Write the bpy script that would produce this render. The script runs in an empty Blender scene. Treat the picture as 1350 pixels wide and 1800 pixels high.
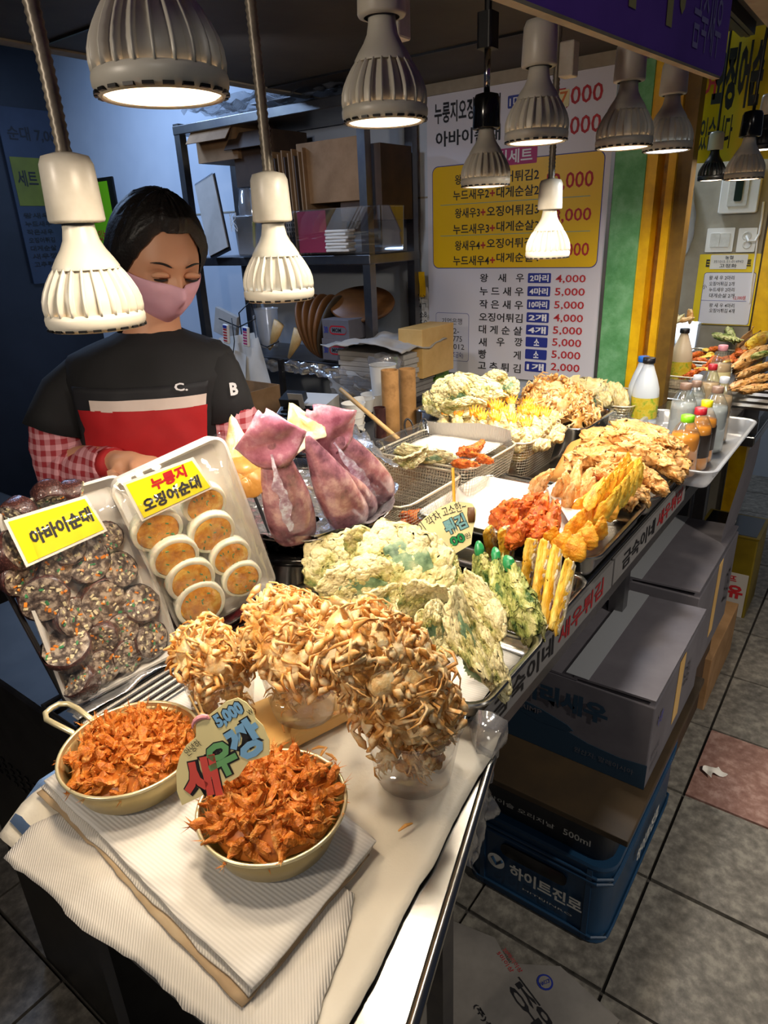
import bpy, bmesh, math, random
from math import pi, sin, cos, radians
from mathutils import Vector, Matrix, Euler, noise
random.seed(7)
S = bpy.context.scene
COL = S.collection
# ------------------------------------------------------------------ camera
YAW, PITCH, ROLL = map(radians, (37.17, 22.59, -2.38))
FPX = 1183.4; CAM_H = 1.5
fw = Vector((cos(YAW)*cos(PITCH), sin(YAW)*cos(PITCH), -sin(PITCH)))
r0 = fw.cross(Vector((0,0,1))).normalized(); u0 = r0.cross(fw)
rt = r0*cos(ROLL)+u0*sin(ROLL); up = u0*cos(ROLL)-r0*sin(ROLL)
CP = Vector((0,0,CAM_H))
cd = bpy.data.cameras.new('camera'); cam = bpy.data.objects.new('camera', cd); COL.objects.link(cam)
cd.sensor_fit = 'HORIZONTAL'; cd.sensor_width = 36; cd.lens = FPX/1350*36; cd.clip_start = .02
cam.matrix_world = Matrix(((rt.x,up.x,-fw.x,0),(rt.y,up.y,-fw.y,0),(rt.z,up.z,-fw.z,CAM_H),(0,0,0,1)))
S.camera = cam
# ------------------------------------------------------------------ world, exposure
S.view_settings.view_transform = 'Standard'; S.view_settings.look = 'None'
S.view_settings.exposure = 0.0; S.view_settings.gamma = 1; S.view_settings.use_curve_mapping = False
W = bpy.data.worlds.new('world'); S.world = W; W.use_nodes = True
W.node_tree.nodes['Background'].inputs[0].default_value = (.5,.6,.95,1)
W.node_tree.nodes['Background'].inputs[1].default_value = .035
S.cycles.max_bounces = 6; S.cycles.transparent_max_bounces = 24
S.cycles.caustics_reflective = False; S.cycles.caustics_refractive = False
S.cycles.sample_clamp_indirect = 4

def area_light(name, loc, aim, size, power, color, size_y=None, spread=None, shape=None):
    L = bpy.data.lights.new(name, 'AREA'); L.energy = power; L.color = color; L.size = size
    if shape: L.shape = shape
    if size_y: L.shape = 'RECTANGLE'; L.size_y = size_y
    if spread: L.spread = radians(spread)
    o = bpy.data.objects.new(name, L); COL.objects.link(o); o.location = loc
    o.rotation_euler = (Vector(aim)-Vector(loc)).to_track_quat('-Z','Y').to_euler(); return o
# cool tube over the back of the stall, cool tubes over the neighbour's wall, bulbs of the shop across the aisle
area_light('stall_tube_light', (1.5,3.0,2.42), (1.9,3.0,.6), .1, 26, (.42,.62,1), 1.1)
area_light('shelf_bulb_light', (1.35,1.55,1.93), (2.2,1.9,.8), .08, 2.2, (.85,.88,1), spread=150)
area_light('neighbour_tube_light', (3.6,1.05,2.35), (3.7,1.0,0), .1, 30, (.72,.84,1), .9)
area_light('aisle_bulb_light', (.75,-1.7,2.4), (1.75,.0,0), .1, 5.5, (1,.92,.80), spread=60)
area_light('vendor_fill_light', (-.75,.75,1.86), (.8,1.1,1.2), .12, 4, (1,.86,.70), spread=120)  # added warm fill for the vendor's face, no fixture stands there
area_light('aisle_front_light', (-.9,-.9,2.5), (1.0,.6,.6), .5, 2.5, (1,.93,.84), spread=120)

# ------------------------------------------------------------------ points from the photograph's rays, at real depths
def ray(x,y): return fw+rt*((x-675)/FPX)-up*((y-900)/FPX)
def az(x,y,z): d = ray(x,y); return CP+d*((z-CAM_H)/d.z)
def ay(x,y,Y): d = ray(x,y); return CP+d*(Y/d.y)
def ax(x,y,X): d = ray(x,y); return CP+d*(X/d.x)
def ad(x,y,D): return CP+ray(x,y)*D
def an(x,y,p,n): d = ray(x,y); n=Vector(n); return CP+d*((Vector(p)-CP).dot(n)/d.dot(n))

# ------------------------------------------------------------------ materials
MATS = {}
def lin(c):
    return tuple((x/12.92 if x<=.04045 else ((x+.055)/1.055)**2.4) for x in c)+(1,)
def hx(s): return lin(tuple(int(s[i:i+2],16)/255 for i in (0,2,4)))
def mat(name, c, c2=None, c3=None, sc=20, det=4, rough=.5, metal=0, bump=0, bsc=None, lo=.35, hi=.65, emit=0, sss=0, alpha=1, spec=.5, coat=0, dist=.002, vor=False):
    m = bpy.data.materials.new(name); MATS[name] = m; m.use_nodes = True
    nt = m.node_tree; b = nt.nodes['Principled BSDF']; L = nt.links
    b.inputs['Base Color'].default_value = hx(c); b.inputs['Roughness'].default_value = rough
    b.inputs['Metallic'].default_value = metal; b.inputs['Specular IOR Level'].default_value = spec
    b.inputs['Coat Weight'].default_value = coat; b.inputs['Coat Roughness'].default_value = .08
    if sss:
        b.inputs['Subsurface Weight'].default_value = sss; b.inputs['Subsurface Radius'].default_value = (.01,.006,.003)
        b.inputs['Subsurface Scale'].default_value = .6
    if alpha<1: b.inputs['Alpha'].default_value = alpha
    if emit:
        b.inputs['Emission Color'].default_value = hx(c); b.inputs['Emission Strength'].default_value = emit
    tc = nt.nodes.new('ShaderNodeTexCoord')
    if c2:
        n = nt.nodes.new('ShaderNodeTexNoise'); n.inputs['Scale'].default_value = sc; n.inputs['Detail'].default_value = det
        n.inputs['Roughness'].default_value = .62
        L.new(tc.outputs['Object'], n.inputs['Vector'])
        r = nt.nodes.new('ShaderNodeValToRGB'); L.new(n.outputs['Fac'], r.inputs[0])
        e = r.color_ramp.elements; e[0].position = lo; e[0].color = hx(c); e[1].position = hi; e[1].color = hx(c2)
        if c3:
            q = e.new((lo+hi)/2); q.color = hx(c3)
        L.new(r.outputs[0], b.inputs['Base Color'])
    if bump:
        n = nt.nodes.new('ShaderNodeTexVoronoi' if vor else 'ShaderNodeTexNoise'); n.inputs['Scale'].default_value = bsc or sc*3
        if not vor: n.inputs['Detail'].default_value = 5
        L.new(tc.outputs['Object'], n.inputs['Vector'])
        bm = nt.nodes.new('ShaderNodeBump'); bm.inputs['Strength'].default_value = bump; bm.inputs['Distance'].default_value = dist
        L.new(n.outputs[0], bm.inputs['Height']); L.new(bm.outputs[0], b.inputs['Normal'])
    return m
def clear(name, tint='FFFFFF', base=.06, edge=.5, rough=.08, milky=0, mc='FFFFFF', bump=0, bsc=60):
    """thin see-through film: glossy over transparent, a little milky"""
    m = bpy.data.materials.new(name); MATS[name] = m; m.use_nodes = True
    nt = m.node_tree; L = nt.links; out = nt.nodes['Material Output']; nt.nodes.remove(nt.nodes['Principled BSDF'])
    t = nt.nodes.new('ShaderNodeBsdfTransparent'); t.inputs[0].default_value = hx(tint)
    g = nt.nodes.new('ShaderNodeBsdfGlossy'); g.inputs['Roughness'].default_value = rough
    d = nt.nodes.new('ShaderNodeBsdfDiffuse'); d.inputs[0].default_value = hx(mc)
    lw = nt.nodes.new('ShaderNodeLayerWeight'); lw.inputs[0].default_value = .35
    mr = nt.nodes.new('ShaderNodeMapRange'); mr.inputs[3].default_value = base; mr.inputs[4].default_value = edge
    L.new(lw.outputs['Facing'], mr.inputs[0])
    a = nt.nodes.new('ShaderNodeMixShader'); a.inputs[0].default_value = milky; L.new(t.outputs[0], a.inputs[1]); L.new(d.outputs[0], a.inputs[2])
    b = nt.nodes.new('ShaderNodeMixShader'); L.new(mr.outputs[0], b.inputs[0]); L.new(a.outputs[0], b.inputs[1]); L.new(g.outputs[0], b.inputs[2])
    if bump:
        tc = nt.nodes.new('ShaderNodeTexCoord'); n = nt.nodes.new('ShaderNodeTexNoise'); n.inputs['Scale'].default_value = bsc
        L.new(tc.outputs['Object'], n.inputs['Vector']); bm = nt.nodes.new('ShaderNodeBump'); bm.inputs['Strength'].default_value = bump
        bm.inputs['Distance'].default_value = .004; L.new(n.outputs[0], bm.inputs['Height'])
        L.new(bm.outputs[0], g.inputs['Normal']); L.new(bm.outputs[0], lw.inputs['Normal'])
    L.new(b.outputs[0], out.inputs[0]); return m
def pattern(name, kind, c1, c2, sc=100, rough=.6, bump=.5, dist=.001, metal=0, rot=(0,0,0)):
    """checks (gingham, paper emboss), stripes"""
    m = bpy.data.materials.new(name); MATS[name] = m; m.use_nodes = True
    nt = m.node_tree; L = nt.links; b = nt.nodes['Principled BSDF']; b.inputs['Roughness'].default_value = rough; b.inputs['Metallic'].default_value = metal
    tc = nt.nodes.new('ShaderNodeTexCoord'); mp = nt.nodes.new('ShaderNodeMapping'); mp.inputs['Rotation'].default_value = rot
    L.new(tc.outputs['Object'], mp.inputs[0])
    if kind == 'gingham':
        s = nt.nodes.new('ShaderNodeSeparateXYZ'); L.new(mp.outputs[0], s.inputs[0]); vals = []
        for k in (0,2):
            a = nt.nodes.new('ShaderNodeMath'); a.operation = 'MULTIPLY'; a.inputs[1].default_value = sc; L.new(s.outputs[k], a.inputs[0])
            f = nt.nodes.new('ShaderNodeMath'); f.operation = 'FRACT'; L.new(a.outputs[0], f.inputs[0])
            g = nt.nodes.new('ShaderNodeMath'); g.operation = 'GREATER_THAN'; g.inputs[1].default_value = .5; L.new(f.outputs[0], g.inputs[0]); vals.append(g)
        ad_ = nt.nodes.new('ShaderNodeMath'); ad_.operation = 'ADD'; L.new(vals[0].outputs[0], ad_.inputs[0]); L.new(vals[1].outputs[0], ad_.inputs[1])
        h = nt.nodes.new('ShaderNodeMath'); h.operation = 'MULTIPLY'; h.inputs[1].default_value = .5; L.new(ad_.outputs[0], h.inputs[0]); fac = h.outputs[0]
    else:
        w = nt.nodes.new('ShaderNodeTexWave'); w.inputs['Scale'].default_value = sc; L.new(mp.outputs[0], w.inputs['Vector']); fac = w.outputs['Fac']
    mx = nt.nodes.new('ShaderNodeMix'); mx.data_type = 'RGBA'; mx.inputs[6].default_value = hx(c1); mx.inputs[7].default_value = hx(c2)
    L.new(fac, mx.inputs[0]); L.new(mx.outputs[2], b.inputs['Base Color'])
    if bump:
        bm = nt.nodes.new('ShaderNodeBump'); bm.inputs['Strength'].default_value = bump; bm.inputs['Distance'].default_value = dist
        L.new(fac, bm.inputs['Height']); L.new(bm.outputs[0], b.inputs['Normal'])
    return m

# ------------------------------------------------------------------ mesh collection
class MB:
    def __init__(s): s.v=[]; s.f=[]; s.m=[]
    def add(s, vs, fs, mi=0, M=None):
        n = len(s.v)
        s.v += [ (M@Vector(v)) if M else Vector(v) for v in vs]
        s.f += [tuple(i+n for i in f) for f in fs]; s.m += [mi]*len(fs); return s
    def box(s, c, d, M=None, mi=0):
        x,y,z = c; a,b,h = d[0]/2,d[1]/2,d[2]/2
        vs = [(x+i*a,y+j*b,z+k*h) for i in (-1,1) for j in (-1,1) for k in (-1,1)]
        return s.add(vs, [(0,1,3,2),(4,6,7,5),(0,4,5,1),(2,3,7,6),(0,2,6,4),(1,5,7,3)], mi, M)
    def tube(s, pts, r, n=8, closed=False, mi=0, M=None, cap=True, flat=1, upv=None):
        P = [Vector(p) for p in pts]; k = len(P); R = r if hasattr(r,'__len__') else [r]*k
        vs=[]; prev=None
        for i in range(k):
            t = (P[(i+1)%k]-P[i-1]) if closed else (P[min(i+1,k-1)]-P[max(i-1,0)])
            t = t.normalized() if t.length>1e-9 else Vector((0,0,1))
            if prev is None:
                a = Vector(upv) if upv else (Vector((0,0,1)) if abs(t.z)<.9 else Vector((1,0,0)))
                prev = (a-t*a.dot(t)).normalized()
            else:
                prev = (prev-t*prev.dot(t)).normalized()
            q = t.cross(prev)
            for j in range(n):
                an_ = 2*pi*j/n; vs.append(P[i]+(prev*cos(an_)*flat+q*sin(an_))*R[i])
        fs=[]
        for i in range(k if closed else k-1):
            for j in range(n):
                a=i*n+j; b=i*n+(j+1)%n; c=((i+1)%k)*n+(j+1)%n; d=((i+1)%k)*n+j; fs.append((a,b,c,d))
        if cap and not closed: fs.append(tuple(reversed(range(n)))); fs.append(tuple(range((k-1)*n,k*n)))
        return s.add(vs, fs, mi, M)
    def lathe(s, prof, n=24, mi=0, M=None, cap0=False, cap1=False, wob=None):
        vs=[]; k=len(prof)
        for i,(r,z) in enumerate(prof):
            for j in range(n):
                a=2*pi*j/n; rr = r*(wob(a,z) if wob else 1); vs.append((rr*cos(a),rr*sin(a),z))
        fs=[(i*n+j,i*n+(j+1)%n,(i+1)*n+(j+1)%n,(i+1)*n+j) for i in range(k-1) for j in range(n)]
        if cap0: fs.append(tuple(reversed(range(n))))
        if cap1: fs.append(tuple(range((k-1)*n,k*n)))
        return s.add(vs, fs, mi, M)
    def grid(s, fn, nu, nv, mi=0, M=None):
        vs=[fn(i/nu,j/nv) for i in range(nu+1) for j in range(nv+1)]
        w=nv+1
        fs=[(i*w+j,(i+1)*w+j,(i+1)*w+j+1,i*w+j+1) for i in range(nu) for j in range(nv)]
        return s.add(vs, fs, mi, M)
    def prism(s, poly, z0, z1, mi=0, M=None):
        n=len(poly); vs=[(x,y,z0) for x,y in poly]+[(x,y,z1) for x,y in poly]
        fs=[tuple(reversed(range(n))),tuple(range(n,2*n))]+[(i,(i+1)%n,n+(i+1)%n,n+i) for i in range(n)]
        return s.add(vs, fs, mi, M)
    def rr(s, L, Wd, prof, rad=.02, seg=4, mi=0, M=None, bottom=True, top=False, wav=0):
        """rounded-rectangle rings: prof of (outset, z)"""
        rings=[]
        for (o,z) in prof:
            a=L/2+o; b=Wd/2+o; rr_=max(.001,min(rad+o,a,b)); ring=[]
            for (sx,sy,t0) in ((1,1,0),(-1,1,90),(-1,-1,180),(1,-1,270)):
                for q in range(seg+1):
                    t=radians(t0+90*q/seg); ring.append((sx*(a-rr_)+rr_*cos(t), sy*(b-rr_)+rr_*sin(t), z))
            rings.append(ring)
        n=len(rings[0]); vs=[p for r in rings for p in r]
        fs=[(i*n+j,i*n+(j+1)%n,(i+1)*n+(j+1)%n,(i+1)*n+j) for i in range(len(rings)-1) for j in range(n)]
        if bottom: fs.append(tuple(range((len(rings)-1)*n,len(rings)*n)))
        if top: fs.append(tuple(reversed(range(n))))
        return s.add(vs, fs, mi, M)
    def rough(s, amp, freq, seed=0, octv=2, start=0):
        """push verts along a noise field: crusty batter"""
        off = Vector((seed*3.1,seed*1.7,seed*5.3))
        for i in range(start,len(s.v)):
            p = s.v[i]*freq+off; d = noise.noise_vector(p)
            if octv>1: d += noise.noise_vector(p*2.7)*.55
            if octv>2: d += noise.noise_vector(p*6.1)*.3
            s.v[i] = s.v[i]+d*amp
        return s
    def mesh(s, name, mats, smooth=True):
        m = bpy.data.meshes.new(name); m.from_pydata([tuple(v) for v in s.v], [], s.f)
        for x in (mats if isinstance(mats,(list,tuple)) else [mats]): m.materials.append(MATS[x] if isinstance(x,str) else x)
        if max(s.m or [0])>0: m.polygons.foreach_set('material_index', s.m)
        if smooth: m.polygons.foreach_set('use_smooth', [True]*len(m.polygons))
        m.update(); return m
    def build(s, name, mats, parent=None, smooth=False, auto=0, loc=None, M=None):
        o = link(name, s.mesh(name, mats, smooth), parent, M)
        if loc: o.location = loc
        if auto: o.modifiers.new('e','EDGE_SPLIT').split_angle = radians(auto)
        return o
def link(name, data, parent=None, M=None):
    o = bpy.data.objects.new(name, data); COL.objects.link(o)
    if parent: o.parent = parent
    if M is not None: o.matrix_local = M
    return o
def tag(o, label=None, cat=None, group=None, kind=None):
    if label: o['label']=label
    if cat: o['category']=cat
    if group: o['group']=group
    if kind: o['kind']=kind
    return o
def thing(name, label, cat, loc=(0,0,0), rot=(0,0,0), group=None, M=None):
    o = bpy.data.objects.new(name, None); COL.objects.link(o); o.empty_display_size=.02
    if M is not None: o.matrix_world = M
    else: o.location = loc; o.rotation_euler = rot
    return tag(o, label, cat, group)
def inst(name, meshes, M, label, cat, group=None):
    """a countable copy: own object per thing and per part, shared mesh data; meshes[0] is the thing, the rest (name, mesh) its parts"""
    o = link(name, meshes[0], None, M); tag(o, label, cat, group)
    for (n,m) in meshes[1:]: link(n, m, o)
    return o
def frame(o, xv, yv):
    """matrix with origin o, local x along xv, y towards yv"""
    x=Vector(xv).normalized(); z=x.cross(Vector(yv)).normalized(); y=z.cross(x)
    return Matrix(((x.x,y.x,z.x,o[0]),(x.y,y.y,z.y,o[1]),(x.z,y.z,z.z,o[2]),(0,0,0,1)))
def T(x,y,z): return Matrix.Translation((x,y,z))
def Rz(a): return Matrix.Rotation(a,4,'Z')
def Rx(a): return Matrix.Rotation(a,4,'X')
def Ry(a): return Matrix.Rotation(a,4,'Y')
def Sc(x,y=None,z=None): return Matrix.Diagonal((x, x if y is None else y, x if z is None else z, 1))
def bevel(o, w, seg=2):
    b=o.modifiers.new('b','BEVEL'); b.width=w; b.segments=seg; b.limit_method='ANGLE'; return o
# ------------------------------------------------------------------ lettering
_tc = {}
def glyphs(s, off=.015):
    k=(s,off)
    if k in _tc: return _tc[k]
    c = bpy.data.curves.new('t','FONT'); c.body = s; c.offset = off; c.resolution_u = 2
    o = bpy.data.objects.new('t', c); COL.objects.link(o)
    ev = o.evaluated_get(bpy.context.evaluated_depsgraph_get()); m = ev.to_mesh()
    vs=[v.co.copy() for v in m.vertices]; fs=[tuple(p.vertices) for p in m.polygons]
    ev.to_mesh_clear(); bpy.data.objects.remove(o); bpy.data.curves.remove(c)
    x0=min(v.x for v in vs); x1=max(v.x for v in vs); y0=min(v.y for v in vs); y1=max(v.y for v in vs)
    vs=[((v.x-x0)/(x1-x0),(v.y-y0)/(y1-y0)) for v in vs]
    _tc[k]=(vs,fs); return _tc[k]
def write(mb, s, u0, v0, u1, v1, M=None, mi=0, off=.015, lift=.0006, slant=0):
    """letters filling the box (u0,v0)-(u1,v1) of a local xy plane"""
    vs,fs = glyphs(s,off)
    return mb.add([(u0+(u1-u0)*a+slant*b, v0+(v1-v0)*b, lift) for a,b in vs], fs, mi, M)
def letters(parent, s, u0, v0, u1, v1, material, M=None, off=.015, lift=.0006, name='lettering', slant=0):
    mb=MB(); write(mb,s,u0,v0,u1,v1,M,0,off,lift,slant); return mb.build(name, material, parent)
# ------------------------------------------------------------------ material list
for a in (
 ('tile_grey','5C5851','8E897E','736E66',38,7,.5,0,.35,90), ('tile_pink','7C5A50','A5867B','8d6b60',38,7,.5,0,.35,90),
 ('grout','34312E','45413C',None,20,3,.8), ('concrete','55534F','6a6864',None,4,4,.8,0,.2,30),
 ('wall_white','C9D0DA','BBC3CF',None,2,3,.55), ('wall_beige','A39A88','8E8675',None,6,4,.6), ('wall_dark','1A1C22','23252c',None,3,4,.35),
 ('canopy_dark','4A443D','37322D',None,3,4,.6,0,.2,20), ('canopy_trim','A89B84','8b7f6b',None,8,3,.6), ('dark_metal','1C1B1B','2b2a2a',None,12,3,.4,.6),
 ('black_plastic','121214','1d1d20',None,20,2,.4), ('black_gloss','0E0E10',None,None,20,2,.15),
 ('lamp_white','DAD6C8','CFCABA',None,9,3,.38), ('lamp_grey','C4C0B4','B7B3A6',None,9,3,.38), ('socket_white','D8D4C8','CBC6B8',None,30,3,.35),  # second lamp tone: same cream housing with shade put into the colour
 ('steel','B9B7B2','A5A39E',None,5,3,.22,1,.05,60), ('steel_dull','8E8C88','77757a',None,6,4,.38,1,.1,50), ('wire','E6DCC4',None,None,5,2,.3,.55), ('chrome','D2D2D2',None,None,5,2,.12,1),
 ('pan_gold','D9C58E','CDB87C',None,6,3,.32,.75), ('pan_rim','F0E4B8',None,None,6,3,.28,.6),
 ('green_wall','7FBD86','559A5C','69AC70',18,6,.55,0,.8,60), ('yellow_paint','FFCB10','DCA40A','F0B80C',9,5,.38,0,.15,30), ('yellow_rust','C28C0A','6b4a12','A87A10',14,6,.5,0,.4,40), ('brown_paint','8A6A28','6e5320',None,10,4,.4,.1,.1,20),
 ('board_white','DAD6DC',None,None,1,1,.42), ('board_yellow','F2C20C',None,None,1,1,.42), ('ink_black','1B1A1E',None,None,1,1,.6), ('ink_red','B8242C',None,None,1,1,.6), ('ink_orange','D8702A',None,None,1,1,.6), ('ink_salmon','D2524A',None,None,1,1,.5), ('ink_sage','6CAA70',None,None,1,1,.5), ('ink_sky','7DB2DC',None,None,1,1,.5),
 ('ink_blue','24328C',None,None,1,1,.5), ('ink_white','F2F0F2',None,None,1,1,.5), ('ink_magenta','B01F6C',None,None,1,1,.5), ('ink_grey','55555c',None,None,1,1,.6),
 ('ink_teal','6F9FA3',None,None,1,1,.6), ('lettering_cream','B0A66E',None,None,1,1,.6), ('lettering_lilac','9C92C6',None,None,1,1,.6),
 ('purple_sign','7A4CC0','6a40ac',None,3,3,.5), ('banner_yellow','F0D61C','E5C414',None,3,3,.5), ('card_yellow','F2E420',None,None,1,1,.35),
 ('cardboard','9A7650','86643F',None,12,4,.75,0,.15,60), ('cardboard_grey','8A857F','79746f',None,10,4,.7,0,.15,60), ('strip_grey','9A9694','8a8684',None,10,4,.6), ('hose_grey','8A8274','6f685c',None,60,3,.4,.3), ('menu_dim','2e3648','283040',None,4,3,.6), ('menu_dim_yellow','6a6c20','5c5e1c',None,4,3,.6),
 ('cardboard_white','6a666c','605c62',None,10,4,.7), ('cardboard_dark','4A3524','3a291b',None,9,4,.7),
 ('box_blue','243c50',None,None,1,1,.6), ('crate_blue','1D4060','193752',None,6,3,.4), ('crate_black','17191f','20222a',None,6,3,.4), ('ply_dark','42331f','33281b',None,7,4,.6),
 ('bamboo','E0B873','CFA35C','D9AE68',9,5,.45), ('wood_stick','D9B47A','C79F62',None,30,4,.5), ('wood_dark','5B3A20','7a4f28','6a431f',8,5,.5), ('tube_kraft','A77A45','8d6436','B98A54',14,4,.6),
 ('paper_white','E4DFD6','D8D2C8',None,8,3,.75), ('sheet_white','D9D2C2','CFC7B6',None,6,3,.55,0,.25,180), ('paper_grey','B3AEA8','a39e98',None,8,3,.8), ('foam_white','ECE8E0','E2DDD4',None,12,3,.4,0,.05,40),
 ('paper_stained','A98F6E','C9B698','b89f7c',6,4,.7), ('cup_white','E6E3DC',None,None,1,1,.5), ('cup_print','8C8A88',None,None,1,1,.6),
 ('skin','D9A27E','CD9270',None,6,3,.5,0,.1,120), ('hair','0C0A09','15100e',None,40,4,.5,0,.5,220), ('mask_pink','F0BCCC','E8B0C2',None,12,3,.75,0,.25,60), ('lip','8c4a44',None,None,1,1,.5),
 ('shirt_black','0D0D10','131317',None,9,4,.8,0,.35,28), ('apron_black','111116','17171d',None,9,4,.7,0,.25,22), ('apron_red','B5161C','9E1218',None,7,4,.65,0,.3,22), ('apron_band','D9C8BE','cbb9ae',None,7,4,.7), ('cuff_red','B81F24','9c181c',None,7,4,.7,0,.3,60),
 ('cap_green','7CC417',None,None,1,1,.35), ('cap_red','B3202C',None,None,1,1,.35), ('cap_yellow','E3D312',None,None,1,1,.35), ('cap_brown','8A6D5A',None,None,1,1,.4), ('cap_white','C9CCD2',None,None,1,1,.4), ('cap_pink','D58F9A',None,None,1,1,.4), ('cap_blue','1E66C0',None,None,1,1,.35), ('cap_black','15151A',None,None,1,1,.35),
 ('juice_orange','E88C08','F09A14',None,5,2,.2), ('makgeolli','DCE4EA','D2DBE2',None,3,2,.3), ('milky_tan','DDCBB2','D3C0A6',None,3,2,.3), ('cloudy_drink','C3C6C4','B5B8B8',None,5,3,.2), ('pale_amber','D4B48C','C9A67A',None,4,2,.2),
 ('label_corn','D8BE2C','96B62C','E2CB48',60,2,.4), ('label_dark','2b2018',None,None,1,1,.4), ('label_cream','E5D9A0',None,None,1,1,.5), ('label_red','A81C26',None,None,1,1,.5),
 ('oil_yellow','8E7A1E','6e5d16',None,5,3,.4,.4), ('oil_label','B9B2AA',None,None,1,1,.5),
 ('bag_blue','3F7FBF','2f6aa8',None,8,4,.4,0,.6,30), ('bag_white','C9CED8','b7bdc9',None,8,4,.35,0,.8,30), ('green_box','7FA83A','5f8a2a',None,6,3,.5), ('pink_basket','B03055',None,None,1,1,.5), ('switch_white','D6D4CC','c6c3ba',None,30,3,.4),
 ): mat(*a)
# foods
mat('shrimp_orange','9E4A10','F5BE6E','D8802A',3.2,6,.4,0,.8,16,.3,.72,sss=.12)
mat('crab_fry','A5601E','F3DAA2','D99C4C',3,6,.42,0,.8,13,.3,.7,sss=.12)
mat('crab_shell','C98A40','F8EAC6','EBC98A',3,6,.4,0,.6,13,.3,.7,sss=.12)
mat('crab_leg','B56A26','F6DFB0','DFA558',2.5,5,.4,0,.5,12,.3,.7,sss=.12)
mat('batter_pale','B99A50','F1E7BC','DCCB85',4,6,.45,0,1,18,.3,.7,sss=.15)
mat('batter_green','56702E','EFE3AE','C2B870',2.6,7,.45,0,1,17,.34,.52,sss=.05,dist=.004)
mat('perilla_leaf','3C5A40','C8CCA0','7E9A74',3,5,.4,0,.6,14)
mat('batter_pepper','3F641E','EEE49A','AFB25A',2.4,7,.45,0,1,17,.36,.60,dist=.004)
mat('pepper_green','1F7A45','2E9A58',None,30,3,.22,0,.1,80)
mat('squash_yellow','D29312','F3D46E','E6B232',3,5,.4,0,.6,16,sss=.15)
mat('skin_band','6E4C44','EFE2C2','CDB592',5,6,.45,0,.9,18,.38,.56)
mat('batter_orange','A83C0C','F59A3A','DC6A1C',4,6,.45,0,1,18,.3,.7,sss=.12)
mat('batter_gold','C97410','FBC445','EE9C1E',3,6,.36,0,.8,15,.3,.7,sss=.15)
mat('batter_yellow','D07E14','F6DF6E','EDBE36',2.6,6,.36,0,.8,15,.3,.7,sss=.15)
mat('batter_tan','A2622A','F2D096','D79C52',3,7,.45,0,1,15,.3,.7,sss=.12)
mat('batter_shrimp','D07C36','F7DEA8','E8B46E',3,6,.42,0,.9,16,.3,.7,sss=.15)
mat('batter_cream','C4A860','F4E8C0','E2CF94',4,7,.42,0,1,16,.3,.7,sss=.18)
mat('shrimp_tail','D86A08','F6B83A','EC9414',4,3,.3,0,.2,80)
mat('squid_skin','6A444E','DDB6B4','A8727E',24,8,.14,0,.4,120,.36,.68,sss=.08,coat=.9)
mat('squid_fin','7A4250','E0C0C6','A86C7C',20,6,.2,0,.3,100,.3,.7,sss=.2,coat=.5)
mat('fin_gold','C79A58','E9E2C8','D8BC84',22,5,.25,0,.3,60,.35,.6,sss=.1,coat=.3)
mat('fin_gold_skin','B07A34','D9A860','C48D44',22,5,.25,0,.3,60,coat=.3)
mat('soondae_skin','4A2E2C','6E4640','3b2423',12,4,.2,0,.3,60,coat=.4)
mat('squid_ring','E6E4CC','CCD8C4','F0ECD8',2,3,.3,0,.1,60,sss=.2)
mat('egg_top','A85A0C','F6D06A','DC9420',3.4,7,.35,0,.7,14,.3,.7,sss=.1,coat=.2)
mat('foil','E6E6E8',None,None,8,4,.24,.85,1,34,dist=.006)
mat('soondae_fill','3A2E2A','B9AA98','6E6058',7,4,.3,0,.6,18,.38,.62,coat=.3)
mat('bit_orange','E8902A','D97A18',None,30,2,.4); mat('bit_green','2E7A50','4C9A60',None,30,2,.4); mat('bit_cream','E2D6B0','cfc29a',None,30,2,.4)
mat('lens_warm','FFD9B0',emit=5); mat('lens_neutral','FFE9CC',emit=5); mat('lens_cool','D8E6FF',emit=5)
clear('cling_film',base=.05,edge=.45,rough=.06,milky=.015,bump=.9,bsc=22)
clear('clear_plastic',base=.05,edge=.55,rough=.07,milky=.02)
clear('milky_plastic',base=.1,edge=.5,rough=.2,milky=.5,mc='D9DCE2')
clear('bag_clear',base=.12,edge=.6,rough=.12,milky=.22,mc='C8C6C8',bump=1,bsc=18)
clear('bottle_clear',base=.05,edge=.55,rough=.06,milky=.03,tint='F4F6F4')
pattern('paper_towel','wave','DDD9D1','E8E4DD',75,.85,.35,.0008)
pattern('paper_weave','wave','D3CDC2','E0DAD0',110,.8,.5,.001,rot=(0,0,.8))
pattern('gingham','gingham','D79AA2','9A2832',46,.8,.2)
# ------------------------------------------------------------------ structure
Y_AISLE=.37
def struct(o): o['kind']='structure'; return o
# floor: every tile its own piece, grout bed below
fl = struct(MB().box((2.2,1.2,-.012),(7.4,7,.012)).build('floor','grout'))
tl = MB(); tl.box((0,0,-.004),(.317,.317,.016)); tm1 = tl.mesh('tile','tile_grey',False); tm2 = tl.mesh('tile','tile_pink',False)
tl = MB(); tl.box((0,0,-.004),(.317,.15,.016)); tm3 = tl.mesh('tile','tile_grey',False)
rnd = random.Random(3)
for i in range(-3,16):
    for j in range(-6,7):
        x=.0+.325*i+.17; y=.0575+.325*j
        if y>.75 and x>.9: continue
        o=link('tile', tm2 if (i,j) in ((5,0),(9,-2),(1,-3)) else tm1, fl, T(x+rnd.uniform(-.001,.001),y,rnd.uniform(-.001,.001)))
WX=2.5
we = struct(MB().box((WX+.05,2.5,1.35),(.1,3.3,2.7)).build('wall_end','wall_white'))
MB().box((WX-.002,2.4,1.62),(.004,1.9,.006)).build('panel_seam','wall_beige',we)
struct(MB().box((1.0,4.15,1.35),(3.2,.1,2.7)).build('wall_back','wall_dark'))
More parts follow.
